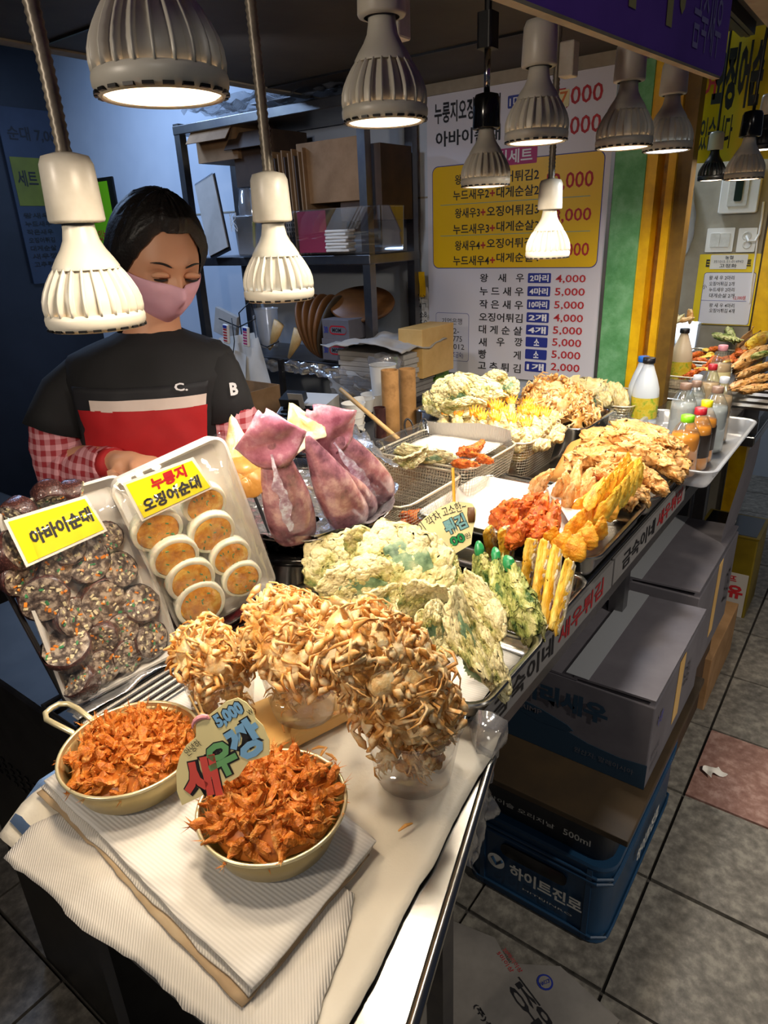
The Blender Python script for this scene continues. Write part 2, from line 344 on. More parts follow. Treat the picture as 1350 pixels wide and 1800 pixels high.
# canopy over the counter, trim along its inner edge
ce = struct(MB().box((.6,1.2,2.06),(3.8,1.62,.12)).build('ceiling','canopy_dark'))
struct(MB().box((.6,2.035,2.03),(3.8,.05,.07)).build('trim_1','canopy_trim'))
struct(MB().box((2.485,1.2,1.985),(.03,1.0,.045)).build('trim_2','canopy_trim'))
struct(MB().box((.6,.36,1.985),(3.8,.04,.16)).build('trim_3','canopy_trim'))
struct(MB().box((.6,3.1,2.62),(3.8,2.2,.1)).build('ceiling','wall_dark'))
for k,x in enumerate((-.5,.35,1.2,2.05)): MB().box((x,1.2,1.997),(.006,1.6,.006)).build('panel_seam','dark_metal',ce)
# partition pillar towards the aisle: green render, yellow steel, brown steel
pl = struct(MB().box((2.56,.815,1.35),(.16,.115,2.7)).build('wall_pillar','green_wall'))
struct(MB().box((2.50,.877,1.35),(.02,.012,2.7)).build('trim_4','steel_dull'))
struct(MB().box((2.56,.741,1.35),(.14,.034,2.7)).build('trim_5','yellow_paint'))
struct(MB().box((2.62,.712,1.35),(.10,.028,2.7)).build('trim_6','yellow_rust'))
struct(MB().box((2.58,.686,1.35),(.12,.024,2.7)).build('trim_7','yellow_paint'))
struct(MB().box((2.57,.652,1.35),(.06,.044,2.7)).build('trim_8','brown_paint'))
struct(MB().box((2.545,.7595,1.35),(.012,.004,2.7)).build('trim_9','dark_metal'))
# ------------------------------------------------------------------ menu board
BM = frame((WX-.012,1.60,.93),(0,-1,0),(0,0,1))    # local x to the right, y up, z to the viewer
BI = BM.inverted()
def on_board(cx,cy,M=BM,MI=BI,k=3.103,x0=740,y0=100):
    p = an(x0+cx/k, y0+cy/k, M.translation, M.col[2][:3]); q = MI@p; return q.x,q.y
def bx_text(par, s, cx0,cy0,cx1,cy1, mt, off=.015, lift=.0065, M=BM, MI=BI, **k):
    cm=(cx0+cx1)/2; my=(cy0+cy1)/2
    u0=on_board(cx0,my,M,MI,**k)[0]; u1=on_board(cx1,my,M,MI,**k)[0]; v0=on_board(cm,cy1,M,MI,**k)[1]; v1=on_board(cm,cy0,M,MI,**k)[1]
    return letters(par, s, u0,v0,u1,v1, mt, off=off, lift=lift)
def rrect(u0,v0,u1,v1,r,n=5):
    out=[]
    for cx,cy,t in ((u1-r,v1-r,0),(u0+r,v1-r,90),(u0+r,v0+r,180),(u1-r,v0+r,270)):
        for q in range(n+1): a=radians(t+90*q/n); out.append((cx+r*cos(a),cy+r*sin(a)))
    return out
ur = on_board(1000,1100)[0]; vt = on_board(600,118)[1]; vb = on_board(500,1752)[1]
board = thing('menu_board','big white price board with yellow set menu panel on the end wall','sign',M=BM)
MB().prism(rrect(0,vb,ur,vt,.004,2),0,.005).build('panel','board_white',board)
MB().box(((ur)+.006,(vb+vt)/2,.004),(.012,vt-vb,.012)).build('frame','steel_dull',board)
yu=on_board(985,800)[0]; y1=on_board(500,562)[1]; y0=on_board(500,1148)[1]
MB().prism(rrect(.022,y0-.003,yu+.003,y1+.003,.026),.005,.0053).build('outline','ink_blue',board)
MB().prism(rrect(.025,y0,yu,y1,.024),.005,.0058).build('yellow_panel','board_yellow',board)
T_=lambda *a,**k: bx_text(board,*a,**k)
T_('누룽지오징어순대',78,226,437,345,'ink_black',.022); T_('아바이순대',85,388,437,475,'ink_black',.022)
T_('17,000',700,160,995,275,'ink_red',.01); T_('15,000',700,325,985,440,'ink_red',.01)
def pbox(cx0,cy0,cx1,cy1,mt,z=.006,nm='panel'):
    cm=(cx0+cx1)/2; my=(cy0+cy1)/2
    u0=on_board(cx0,my)[0]; u1=on_board(cx1,my)[0]; v0=on_board(cm,cy1)[1]; v1=on_board(cm,cy0)[1]
    MB().prism(rrect(u0,v0,u1,v1,.004,3),.005,z).build(nm,mt,board)
pbox(478,205,600,275,'ink_blue'); T_('1마리',488,212,595,268,'ink_white'); pbox(478,368,600,438,'ink_blue'); T_('1마리',488,375,595,430,'ink_white')
pbox(755,180,812,275,'label_cream',.0072,'price_patch'); T_('7',762,190,805,262,'ink_orange',lift=.0076)
pbox(330,498,637,592,'ink_magenta',.0062); T_('튀김세트',352,506,612,582,'ink_white',.02,lift=.0066)
for (a,b,c,n,pr) in ((628,700,0,2,'12,000'),(815,890,1,3,'18,000'),(995,1065,2,4,'24,000')):
    T_('왕새우%d'%n,190,a+10-c*2,326,a+66-c*3,'ink_black',.016); T_('+',330,a+14,356,a+50,'ink_red',.03); T_('오징어튀김%d'%n,362,a-8,648,a+54-c*4,'ink_black',.016)
    T_('누드새우%d'%n,180,b+22-c*2,376,b+78-c*3,'ink_black',.016); T_('+',380,b+26,408,b+60,'ink_red',.03); T_('대게순살%d'%n,416,b+2,648,b+62-c*4,'ink_black',.016)
    T_(pr,690 if n==2 else 690,(628,826,1014)[c],(944,932,920)[c],(730,908,1098)[c],'ink_red',.012)
for cy in (782,962):
    u0=.06; u1=on_board(925,cy)[0]; v=on_board(550,cy)[1]; MB().box(((u0+u1)/2,v,.0062),(u1-u0,.002,.001)).build('rule','ink_teal',board)
rows=[('왕 새 우','2마리','4,000'),('누 드 새 우','4마리','5,000'),('작 은 새 우','10마리','5,000'),('오징어튀김','2개','4,000'),('대 게 순 살','4개','5,000'),('새 우 깡','소','5,000'),('빵 게','소','5,000'),('고 추 튀 김','1개','2,000')]
for k,(a,b,c) in enumerate(rows):
    cy=(1206,1278,1350,1421,1489,1555,1622,1690)[k]; sh=k*1.6
    if a in('왕 새 우','새 우 깡'):
        g=a.split(' ')
        for q,ch in enumerate(g): T_(ch,326-sh+q*98,cy-24,370-sh+q*98,cy+22,'ink_black')
    elif a=='빵 게': T_('빵',318,cy-28,360,cy+22,'ink_black'); T_('게',508,cy-20,548,cy+28,'ink_black')
    else: T_(a,326-sh,cy-24,566-sh*1.6,cy+24,'ink_black')
    pbox(587-sh*1.6,cy-27,712-sh*2.4,cy+27,'ink_blue'); T_(b,(598 if len(b)>1 else 632)-sh*1.6,cy-19,(700 if len(b)>1 else 668)-sh*2.4,cy+20,'ink_white',.03)
    T_(c,738-sh*2.4,cy-18,902-sh*3,cy+30,'ink_red',.012)
u0,v1=on_board(85,1392); u1,v0=on_board(263,1663)
MB().prism(rrect(u0,v0,u1,v1,.012),.005,.0054).build('outline','ink_blue',board); MB().prism(rrect(u0+.0015,v0+.0015,u1-.0015,v1-.0015,.011),.005,.0058).build('panel','board_white',board)
T_('기업은행',118,1424,228,1458,'ink_black',0); T_('372-',140,1478,212,1508,'ink_black',0); T_('019775',126,1520,228,1550,'ink_black',0); T_('-01-012',116,1564,240,1592,'ink_black',0); T_('예금주(조금숙)',114,1606,234,1642,'ink_blue',0)

# ------------------------------------------------------------------ lamps
def bulb_meshes():
    w=0.0475
    # origin at the centre of the glowing face
    def outer(t):   # t 0 (rim) ..1 (shoulder)
        return w*(.30*(1-t)**2+1*(1-t*.0)) if 0 else w*(1-.40*t**1.9)
    rim=MB(); rim.lathe([(w*.86,-.001),(w*.90,-.003),(w*.96,0),(w,.004),(w*1.005,.009),(w*.985,.012),(w*.93,.0135)],40)
    for k in range(20):
        if k%2: continue
    fins=MB(); zz=[.012,.018,.026,.034,.042,.050,.056]; ro=[w*.985,w*1.0,w*.985,w*.93,w*.845,w*.74,w*.64]
    for k in range(22):
        a=2*pi*k/22; M=Rz(a); vs=[]; 
        for z,r in zip(zz,ro):
            for s in(-1,1): vs+= [(r*.78,s*.0013,z),(r,s*.0009,z)]
        fs=[]
        for i in range(len(zz)-1):
            q=i*4; fs+=[(q,q+1,q+5,q+4),(q+3,q+2,q+6,q+7),(q+1,q+3,q+7,q+5)]
        fs.append((0,2,3,1)); fins.add(vs,fs,0,M)
    core=MB(); core.lathe([(w*.86,.010)]+[(r*.86-.0005,z) for z,r in zip(zz,ro)]+[(w*.60,.0565)],36)
    neck=MB(); neck.lathe([(w*.66,.0535),(w*.655,.0565),(w*.56,.064),(w*.44,.072),(w*.355,.080),(w*.315,.090),(w*.30,.100)],32,cap1=True)
    slots=MB()
    for k in range(22):
        a=2*pi*(k+.5)/22; slots.box((w*.945,0,-.0006),(.0045,.0075,.0022),Rz(a))
    lens=MB(); lens.lathe([(0.0005,-.0035),(w*.5,-.003),(w*.82,-.0015),(w*.88,.0005)],36)
    sock=MB(); sock.lathe([(w*.40,.095),(w*.52,.096),(w*.545,.098),(w*.52,.13),(w*.505,.145),(w*.44,.152),(w*.2,.155),(0.0005,.155)],28)
    return dict(rim=rim,cooling_fins=fins,heat_sink=core,neck=neck,slots=slots,lens=lens,socket=sock)
_B={}
def lamp(px,py,wpx,label,body='lamp_white',sock='socket_white',lens='lens_neutral',power=2.2,color=(1,.84,.64),hang='goose',top=2.0,tilt=0,scale=1,small=False,dxy=(0,0)):
    D=FPX*.095*scale/wpx; p=ad(px,py,D)
    t=thing('pendant_lamp',label,'lamp',p,(tilt,0,0),'spot bulbs hanging over the counter')
    key=(body,sock,lens)
    if key not in _B:
        g=bulb_meshes(); mm={'rim':body,'cooling_fins':body,'heat_sink':body,'neck':body,'slots':'dark_metal','lens':lens,'socket':sock}
        _B[key]={n:m.mesh(n,mm[n],n not in('slots',)) for n,m in g.items()}
    for n,m in _B[key].items():
        o=link(n,m,t,Sc(scale))
        if n in('cooling_fins','slots'): o['kind']='stuff'
    z1=.153*scale; H=top-p.z
    mb=MB()
    if hang=='goose':
        n=int((H-z1)/.0035); mb.tube([(dxy[0]*((i/n)**2),dxy[1]*((i/n)**2),z1+(H-z1)*i/n) for i in range(n+1)],[.0062+.0012*(i%2) for i in range(n+1)],10)
        mb.build('gooseneck','hose_grey',t,smooth=True)
    elif hang=='rod':
        mb.tube([(0,0,z1),(0,0,z1+.07)],.006,10); mb.build('rod','chrome',t,smooth=True)
        MB().rr(.034,.03,[(0,z1+.07),(0,z1+.125)],.006,top=True).build('track_adapter','black_plastic',t)
        MB().tube([(0,0,z1+.12),(0,0,H)],.007,8).build('stem','black_plastic',t)
    else:
        mb.tube([(dxy[0]*((i/8)**2),dxy[1]*((i/8)**2),z1+(H-z1)*i/8) for i in range(9)],.004,8); mb.build('cord','black_plastic',t,smooth=True)
    L=bpy.data.lights.new('bulb_light','AREA'); L.shape='DISK'; L.size=.08*scale; L.energy=power*.70; L.color=color; L.spread=radians(172)
    lo=bpy.data.objects.new('bulb_light',L); COL.objects.link(lo); lo.parent=t; lo.location=(0,0,-.006); lo.visible_camera=False
    return t
WARM=(1,.80,.56); NEU=(1,.86,.68); COOL=(.88,.94,1)
lamp(172,572,165,'large cream bulb in front of the vendor, lowest and leftmost of the lamps','lamp_white','socket_white','lens_warm',2.0,WARM,dxy=(-.03,.02))
lamp(287,166,232,'largest and nearest shaded cream finned bulb with bright pink glow at top left','lamp_grey','lamp_grey','lens_warm',2.6,(1,.82,.62),hang='cord',dxy=(0,0))
lamp(677,212,150,'shaded cream finned bulb hanging at top centre above the covered shelf','lamp_grey','lamp_grey','lens_warm',2.4,NEU,hang='cord')
lamp(492,524,122,'cream bulb on a long gooseneck to the right of the vendor','lamp_white','socket_white','lens_cool',2.4,(1,.93,.84),dxy=(-.015,0))
lamp(853,326,86,'bulb in a black socket on a chrome rod before the price board','lamp_grey','black_gloss','lens_warm',2.2,NEU,hang='rod')
lamp(942,248,110,'shaded cream bulb with white socket covering the upper prices of the board','lamp_grey','lamp_grey','lens_warm',1.9,NEU,hang='cord')
lamp(962,452,76,'small white bulb on gooseneck before the yellow menu panel','lamp_white','socket_white','lens_neutral',4.2,NEU)
lamp(1096,258,97,'shaded cream bulb in front of the green pillar under the purple sign','lamp_grey','lamp_grey','lens_warm',4,NEU,hang='cord')
lamp(1172,264,83,'shaded cream bulb with cool glow just left of the yellow banner','lamp_grey','lamp_grey','lens_cool',5,COOL,hang='cord')
lamp(1307,314,64,'shaded cream bulb in black rubber socket before the yellow banner','lamp_grey','black_gloss','lens_warm',5,NEU,hang='cord',top=2.3,dxy=(.05,-.03))
lamp(1250,316,46,'small black finned bulb below the yellow banner','black_plastic','lamp_grey','lens_neutral',4,COOL,hang='cord',top=2.3)
lamp(1340,262,52,'black finned bulb cut off by the right picture edge','black_plastic','lamp_grey','lens_neutral',4,NEU,hang='cord',top=2.3)
# track rails
t=thing('lamp_track','black ceiling track rail the bulbs hang from','lamp track',(0,0,0)); MB().box((1.0,.50,1.985),(2.9,.036,.03)).build('rail','black_plastic',t); MB().box((1.0,.50,1.9695),(2.9,.012,.004)).build('slot','dark_metal',t)
t=thing('lamp_track','second black track rail deeper under the canopy','lamp track',(0,0,0)); MB().box((1.0,.69,1.985),(2.9,.03,.03)).build('rail','black_plastic',t); MB().box((1.0,.69,1.9695),(2.9,.010,.004)).build('slot','dark_metal',t)
for px,py,Yv,lb in ((1000,105,.62,'cream junction block beside the bulb before the board'),(695,25,.62,'cream junction block behind the top centre bulb')):
    p=ay(px,py,Yv); tag(bevel(MB().box((0,0,0),(.03,.03,.06)).build('junction_block','socket_white',M=T(*p)),.003),lb,'junction box')
# ------------------------------------------------------------------ purple sign
SM = frame((-.6,.36,1.638),(1,0,.047),(0,0,1)); 
sg = thing('shop_sign','dark purple hanging sign board with cream lettering above the counter edge','sign',M=SM)
MB().prism(rrect(0,0,2.18,.62,.03),-.005,.005).build('panel','purple_sign',sg)
def sgp(px,py): q=SM.inverted()@ay(px,py,.348); return q.x,q.y
def sgt(s,a,b,mt,off=.03,slant=0):
    (u0,v1),(u1,v0)=sgp(*a),sgp(*b); letters(sg,s,min(u0,u1),min(v0,v1),max(u0,u1),max(v0,v1),mt,off=off,lift=.0135,slant=slant)
u0,v0=sgp(1075,40); u1,v0=sgp(1208,58)
letters(sg,'입니다.',u0-.22,v0,u1,v0+.32,'lettering_cream',off=.035,lift=.0065)
u0,v0=sgp(1222,75); u1,v1=sgp(1273,62)
MB().box((1.09,0,0),(2.12,.004,.013)).build('edge_strip','canopy_trim',sg)
letters(sg,'금숙새우',u0,v0-.005,u1,v0+.085,'lettering_lilac',off=.005,lift=.0065)
# ------------------------------------------------------------------ yellow banner
YM = frame((3.0,.80,1.69),(0,-1,0),(0,0,1))
yb = thing('fabric_banner','yellow hanging banner with black brush lettering beyond the pillars','banner',M=YM)
def bfn(u,v): return (u*.37, v*.66, .03*sin(u*5+.5)*(1-v)+.012*sin(u*13))
MB().grid(bfn,24,10).build('cloth','banner_yellow',yb,smooth=True)
def ybt(s,a,b,mt,off=.03,slant=0):
    p=YM.inverted()@an(*a,YM.translation,YM.col[2][:3]); q=YM.inverted()@an(*b,YM.translation,YM.col[2][:3])
    letters(yb,s,min(p.x,q.x),min(p.y,q.y),max(p.x,q.x),max(p.y,q.y),mt,off=off,lift=.052,slant=slant)
ybt('있습니다',(1240,210),(1288,262),'ink_black',.02); ybt('오징어순',(1268,85),(1338,190),'ink_black',.05); ybt('장어',(1211,135),(1262,178),'ink_red',.02)
# ------------------------------------------------------------------ helpers for food
def seg_blob(name, mt, prof, flat=1.0, n=12, k=16, amp=.03, freq=9, seed=0, bend=0, octv=3, twist=0):
    """unit-length crusty piece along x; prof = widths along it"""
    n=int(n*1.6); k=int(k*1.9); mb=MB(); pts=[]; R=[]
    for i in range(k+1):
        t=i/k; f=t*(len(prof)-1); a=int(min(f,len(prof)-2)); R.append(max(.004,prof[a]+(prof[a+1]-prof[a])*(f-a)))
        e=min(1,sin(pi*min(max(t,.0),1))*3.2+.12); R[-1]*=min(1,e) if t in(0,1) else 1
        pts.append((t,0,bend*sin(pi*t)))
    mb.tube(pts,R,n,flat=flat,upv=(0,0,1)); mb.rough(amp,freq,seed,octv); mb.rough(min(.04,amp*.42),freq*4.2,seed+5,2); return mb.mesh(name,mt)
def seg_M(a,b,w,spin=0,upd=None):
    """place a unit piece from a to b, width scale w (metres)"""
    a=Vector(a); b=Vector(b); x=b-a; L=x.length; yv=Vector(upd) if upd else Vector((0,0,1))
    if abs(x.normalized().dot(yv))>.95: yv=-fw
    z=(yv-x.normalized()*yv.dot(x.normalized())).normalized(); y=z.cross(x.normalized())
    M=Matrix(((x.x/L,y.x,z.x,a.x),(x.y/L,y.y,z.y,a.y),(x.z/L,y.z,z.z,a.z),(0,0,0,1)))
    return M@Rx(spin)@Sc(L,w,w)
def cam_M(p, roll=0, tx=0, ty=0):
    """pose turned to the viewer's side of the stall, then rolled and tilted"""
    v=(CP-Vector(p)).normalized(); x=rt-v*rt.dot(v); M=frame(p,x,v.cross(x)); return M@Rz(roll)@Rx(tx)@Ry(ty)
def ring(L,Wd,r,n):
    """evenly spaced points of a rounded rectangle"""
    base=[]
    for (sx,sy,t0) in ((1,1,0),(-1,1,90),(-1,-1,180),(1,-1,270)):
        for q in range(7):
            t=radians(t0+15*q); base.append(Vector((sx*(L/2-r)+r*cos(t),sy*(Wd/2-r)+r*sin(t))))
    tot=[0]
    for i in range(len(base)): tot.append(tot[-1]+(base[(i+1)%len(base)]-base[i]).length)
    out=[]; j=0
    for i in range(n):
        d=tot[-1]*i/n
        while tot[j+1]<d: j+=1
        f=(d-tot[j])/(tot[j+1]-tot[j]); out.append(base[j]*(1-f)+base[(j+1)%len(base)]*f)
    return out
def steel_tray(name,label,cx,cy,L,Wd,z,h,mt='steel',rad=.03,rot=0,rim=.010,cat='tray',group=None):
    o=MB().rr(L-2*rim,Wd-2*rim,[(rim-.001,z-.005),(rim,z-.001),(rim-.002,z+.001),(.001,z),(-.002,z-.003),(-.006,z-h*.7),(-.012,z-h+.004),(-.02,z-h)],rad,6,M=T(cx,cy,0)@Rz(rot)).build(name,mt,smooth=True,auto=50)
    return tag(o,label,cat,group)
def wire_basket(label,x0,x1,y0,y1,z0,z1,mt='wire',step=.0075,taper=.02,rimr=.003):
    cx,cy=(x0+x1)/2,(y0+y1)/2; L,Wd=x1-x0,y1-y0
    t=thing('wire_basket',label,'basket',(cx,cy,z0))
    n=int(2*(L+Wd)/step); rows=max(4,int((z1-z0)/step)); vs=[]; fs=[]
    for i in range(rows+1):
        f=i/rows; rg=ring(L-taper*(1-f)*2,Wd-taper*(1-f)*2,.03,n); vs+=[(p.x,p.y,.003+(z1-z0-.003)*f) for p in rg]
    fs=[(i*n+j,i*n+(j+1)%n,(i+1)*n+(j+1)%n,(i+1)*n+j) for i in range(rows) for j in range(n)]
    m=MB().add(vs,fs).build('mesh_wall',mt,t); m.modifiers.new('w','WIREFRAME').thickness=.0011; m['kind']='stuff'
    bl,bw=L-2*taper,Wd-2*taper; nx,ny=int(bl/step),int(bw/step)
    b=MB().grid(lambda u,v:((u-.5)*bl,(v-.5)*bw,.003),nx,ny).build('mesh_floor',mt,t); b.modifiers.new('w','WIREFRAME').thickness=.0011; b['kind']='stuff'
    MB().tube([(p.x,p.y,z1-z0) for p in ring(L,Wd,.032,48)],rimr,8,closed=True).build('rim',mt,t,smooth=True)
    return t
def sheet(name,c,z,mt,label,cat,nu=24,nv=24,jag=.004,wave=.002,th=.0015,seed=0,droop=None,M=None):
    """a ragged sheet spanning four corners (x,y)"""
    c=[Vector((*p,0)) if len(p)==2 else Vector(p) for p in c]
    def fn(u,v):
        p=(c[0]*(1-u)+c[1]*u)*(1-v)+(c[3]*(1-u)+c[2]*u)*v
        q=noise.noise_vector(p*14+Vector((seed,0,0)))+noise.noise_vector(p*60+Vector((0,seed,0)))*.35
        e=1 if (u in(0,1) or v in(0,1)) else 0
        zz=p.z+z+wave*(q.z+.3)
        if droop: zz-=droop(p)
        return (p.x+q.x*jag*(e+.2),p.y+q.y*jag*(e+.2),zz)
    o=MB().grid(fn,nu,nv).build(name,mt,smooth=True,M=M); s=o.modifiers.new('s','SOLIDIFY'); s.thickness=th; s.offset=-1
    return tag(o,label,cat)
# ------------------------------------------------------------------ the counter
ct=thing('serving_counter','long stainless steel counter carrying all the fried food','counter',(0,0,0))
bevel(MB().box((1.53,.765,.868),(1.84,.79,.024)).build('worktop','steel',ct),.004); bevel(MB().box((2.53,.50,.868),(.155,.26,.024)).build('worktop_end','steel',ct),.004)
MB().box((1.53,1.02,.45),(1.8,.24,.82)).build('cabinet','steel_dull',ct)
for x in (.66,1.5,2.35): MB().box((x,.42,.42),(.035,.035,.84)).build('leg','steel_dull',ct)
MB().box((1.50,.372,.80),(1.70,.006,.045)).build('apron_rail','steel_dull',ct)
for k,(x0,x1) in enumerate(((.66,1.235),(1.245,1.80))):
    p=MB().box(((x0+x1)/2,.366,.842),(x1-x0,.006,.060)).build('price_strip','strip_grey',ct)  # white strip, shadow of the overhanging trays put into its grey
    M=frame((x0,.3625,.812),(1,0,0),(0,0,1))
    letters(p,'금숙이네',.06 if k==0 else .05,.010,.28,.050,'ink_black',M,.02,lift=.0008); letters(p,'새우튀김',.30,.010,.52,.050,'ink_red',M,.02,lift=.0008)
MB().box((1.2,.64,.884),(1.0,.045,.004)).build('gap_strip','dark_metal',ct)
# stand left of the counter: black frame table the racks stand on, dark cabinet below
st=thing('side_cabinet','dark steel cabinet under the sausage trays with perforated strip','cabinet',(0,0,0))
bevel(MB().box((.465,1.02,.42),(.26,.50,.83)).build('body','dark_metal',st),.006)
bevel(MB().box((.465,1.02,.856),(.275,.49,.045)).build('top','dark_metal',st),.006)
mb=MB()
for i in range(16):
    for j in range(4): mb.box((.334,.79+.028*i,.62+.014*j),(.002,.012,.006))
mb.build('perforated_strip','black_gloss',st)['kind']='stuff'
# end shelf with liner, towels
es=thing('end_shelf','stainless end shelf of the counter under the white paper sheets','shelf',(0,0,0))
poly=[(.205,.735),(.195,.50),(.20,.27),(.27,.215),(.605,.312),(.605,.77),(.26,.77)]
MB().prism(poly,.845,.868).build('shelf_plate','steel',es)
MB().tube([(.205,.27,.866),(.268,.208,.866),(.60,.305,.866),(.62,.31,.866)],.006,8).build('edge_lip','steel',es,smooth=True)
MB().box((.30,.45,.42),(.05,.05,.84)).build('leg','dark_metal',es); MB().box((.42,.70,.42),(.34,.04,.82)).build('back_panel','dark_metal',es)
MB().box((.26,.55,.80),(.03,.42,.08)).build('side_rail','steel_dull',es)
sheet('liner_sheet',[(.19,.74),(.205,.25),(.66,.318),(.66,.80)],.874,'sheet_white','off white embossed plastic liner sheet covering the counter end','liner',36,36,.004,.0015,.0015,3,
      droop=lambda p:.35*max(0,.235-p.x)+.0*p.y)
pA=az(78,1372,.893); pB=az(443,1738,.893); pC=az(662,1478,.893); pD=az(330,1210,.893)
lay=(('paper_towel_sheet','stained brownish paper sheet under the towels at the shelf corner','paper_stained',.8825,.005,(-.010,.001)),
     ('paper_towel_sheet','lowest ragged paper towel sticking out beyond the stack at left','paper_weave',.8785,.007,(-.03,-.004)),
     ('paper_towel_sheet','thick folded paper towel in the middle of the stack','paper_weave',.885,.005,(-.004,.004)),
     ('paper_towel_sheet','topmost ribbed white paper towel the two golden pans stand on','paper_towel',.893,.003,(0,0)))
for k,(n,lb,mt,z,j,(dx,dy)) in enumerate(lay):
    c=[(p.x+dx,p.y+dy) for p in (pA,pB,pC,pD)]
    if k==1: c=[(.175,.70),(.20,.26),(.36,.33),(.40,.66)]
    sheet(n,c,z,mt,lb,'paper towel',30,30,j,.0018 if k in(1,2) else .0008,.003 if k==2 else .0022,k*7,droop=(lambda p:.5*max(0,.215-p.x)) if k==1 else None)
# ------------------------------------------------------------------ gold pans with tiny fried shrimp
shr=[]
for s in range(5):
    mb=MB(); k=9; pts=[]; R=[]
    bend=(.7,1.1,.4,1.4,.9)[s]
    for i in range(k):
        t=i/(k-1); a=bend*(t-.5)*2; pts.append((sin(a)*.5/max(.4,bend)*1.0,0,(1-cos(a))*.45)); R.append((.06,.15,.19,.18,.16,.13,.10,.07,.05)[i]*1.0)
    mb.tube(pts,R,7,flat=.75); 
    for q in range(4): mb.add([(-.45+.03*q,-.02,0),(-.42+.03*q,.02,0),(-.75+.05*q,.16*(q-1.5),.25-.1*q)],[(0,1,2)])
    for q in range(3): mb.add([(.42,-.03+.02*q,.1),(.46,.03,.12),(.68,.14*(q-1),.2)],[(0,1,2)])
    mb.rough(.07,4.5,s,2); shr.append(mb.mesh('fried_shrimp','shrimp_orange',False))
def pan(cx,cy,R,label,hang,z=.894):
    t=thing('small_pan',label,'pan',(cx,cy,z))
    h=.046
    MB().lathe([(0.0005,0.001),(R*.72,.001),(R*.80,.006),(R*.93,h*.7),(R*.965,h),(R*.99,h+.002),(R,h),(R*.985,h-.003),(R*.955,h-.004),(R*.91,h*.65),(R*.78,.009),(R*.70,.004),(0.0005,.004)],64).build('pan_body','pan_gold',t,smooth=True)
    MB().tube([(R*.985*cos(a*pi/32),R*.985*sin(a*pi/32),h+.0005) for a in range(64)],.0022,8,closed=True).build('rim','pan_rim',t,smooth=True)
    d=Vector((cos(hang),sin(hang),0)); q=Vector((-d.y,d.x,0)); pts=[]
    for a,b,c in ((.93,-.17,.8),(1.05,-.17,1.0),(1.35,-.2,1.12),(1.55,-.2,1.16),(1.68,-.12,1.18),(1.70,0,1.18),(1.68,.12,1.18),(1.55,.2,1.16),(1.35,.2,1.12),(1.05,.17,1.0),(.93,.17,.8)):
        p=d*(a*R)+q*(b*R); pts.append((p.x,p.y,h*c))
    MB().tube(pts,.0036,10).build('handle','pan_rim',t,smooth=True)
    for s in(-1,1):
        p=d*(R*.9)+q*(R*.17*s); MB().lathe([(.0035,0),(.003,.0015),(0.0005,.002)],10,M=T(p.x,p.y,h*.75)@Ry(-1.2)).build('rivet','pan_rim',t,smooth=True)
    return t
def shrimp_heap(cx,cy,R,z,top,n,label,group,seed,sz=.034,fill=True):
    rn=random.Random(seed)
    mb=MB(); mb.lathe([(R*.97,z),(R*.88,z+top*.35),(R*.55,z+top*.75),(0.001,z+top*.88)],24,M=T(cx,cy,0)); mb.rough(.004,80,seed,2)
    tag(mb.build('fried_crumbs','shrimp_orange',smooth=True),'crumbly orange batter packed beneath '+group.replace('in','of',0),'crumbs',kind='stuff')
    for i in range(n):
        f=(i+.5)/n; r=R*.98*math.sqrt(f); a=i*2.39996+rn.uniform(-.2,.2); zz=z+top*(1-(r/R)**2.2)*.95+rn.uniform(.001,.009)
        s=sz*rn.uniform(.75,1.2)
        M=T(cx+r*cos(a),cy+r*sin(a),zz)@Euler((rn.uniform(-.9,.9),rn.uniform(-.9,.9),rn.uniform(0,6.28))).to_matrix().to_4x4()@Sc(s)
        inst('fried_shrimp',[rn.choice(shr)],M,label,'shrimp',group)
PA=(.357,.437); PB=(.323,.642)
pan(*PA,.080,'golden pan nearest the viewer heaped with fried shrimp',1.50)
pan(*PB,.083,'golden pan with loop handle at left beside the black rack',1.72)
shrimp_heap(PA[0],PA[1],.070,.932,.034,135,'small orange fried shrimp heaped in the pan nearest the viewer','shrimp in the nearest golden pan',1)
shrimp_heap(PB[0],PB[1],.073,.924,.028,130,'small orange fried shrimp in the left golden pan with loop handle','shrimp in the left golden pan',2)
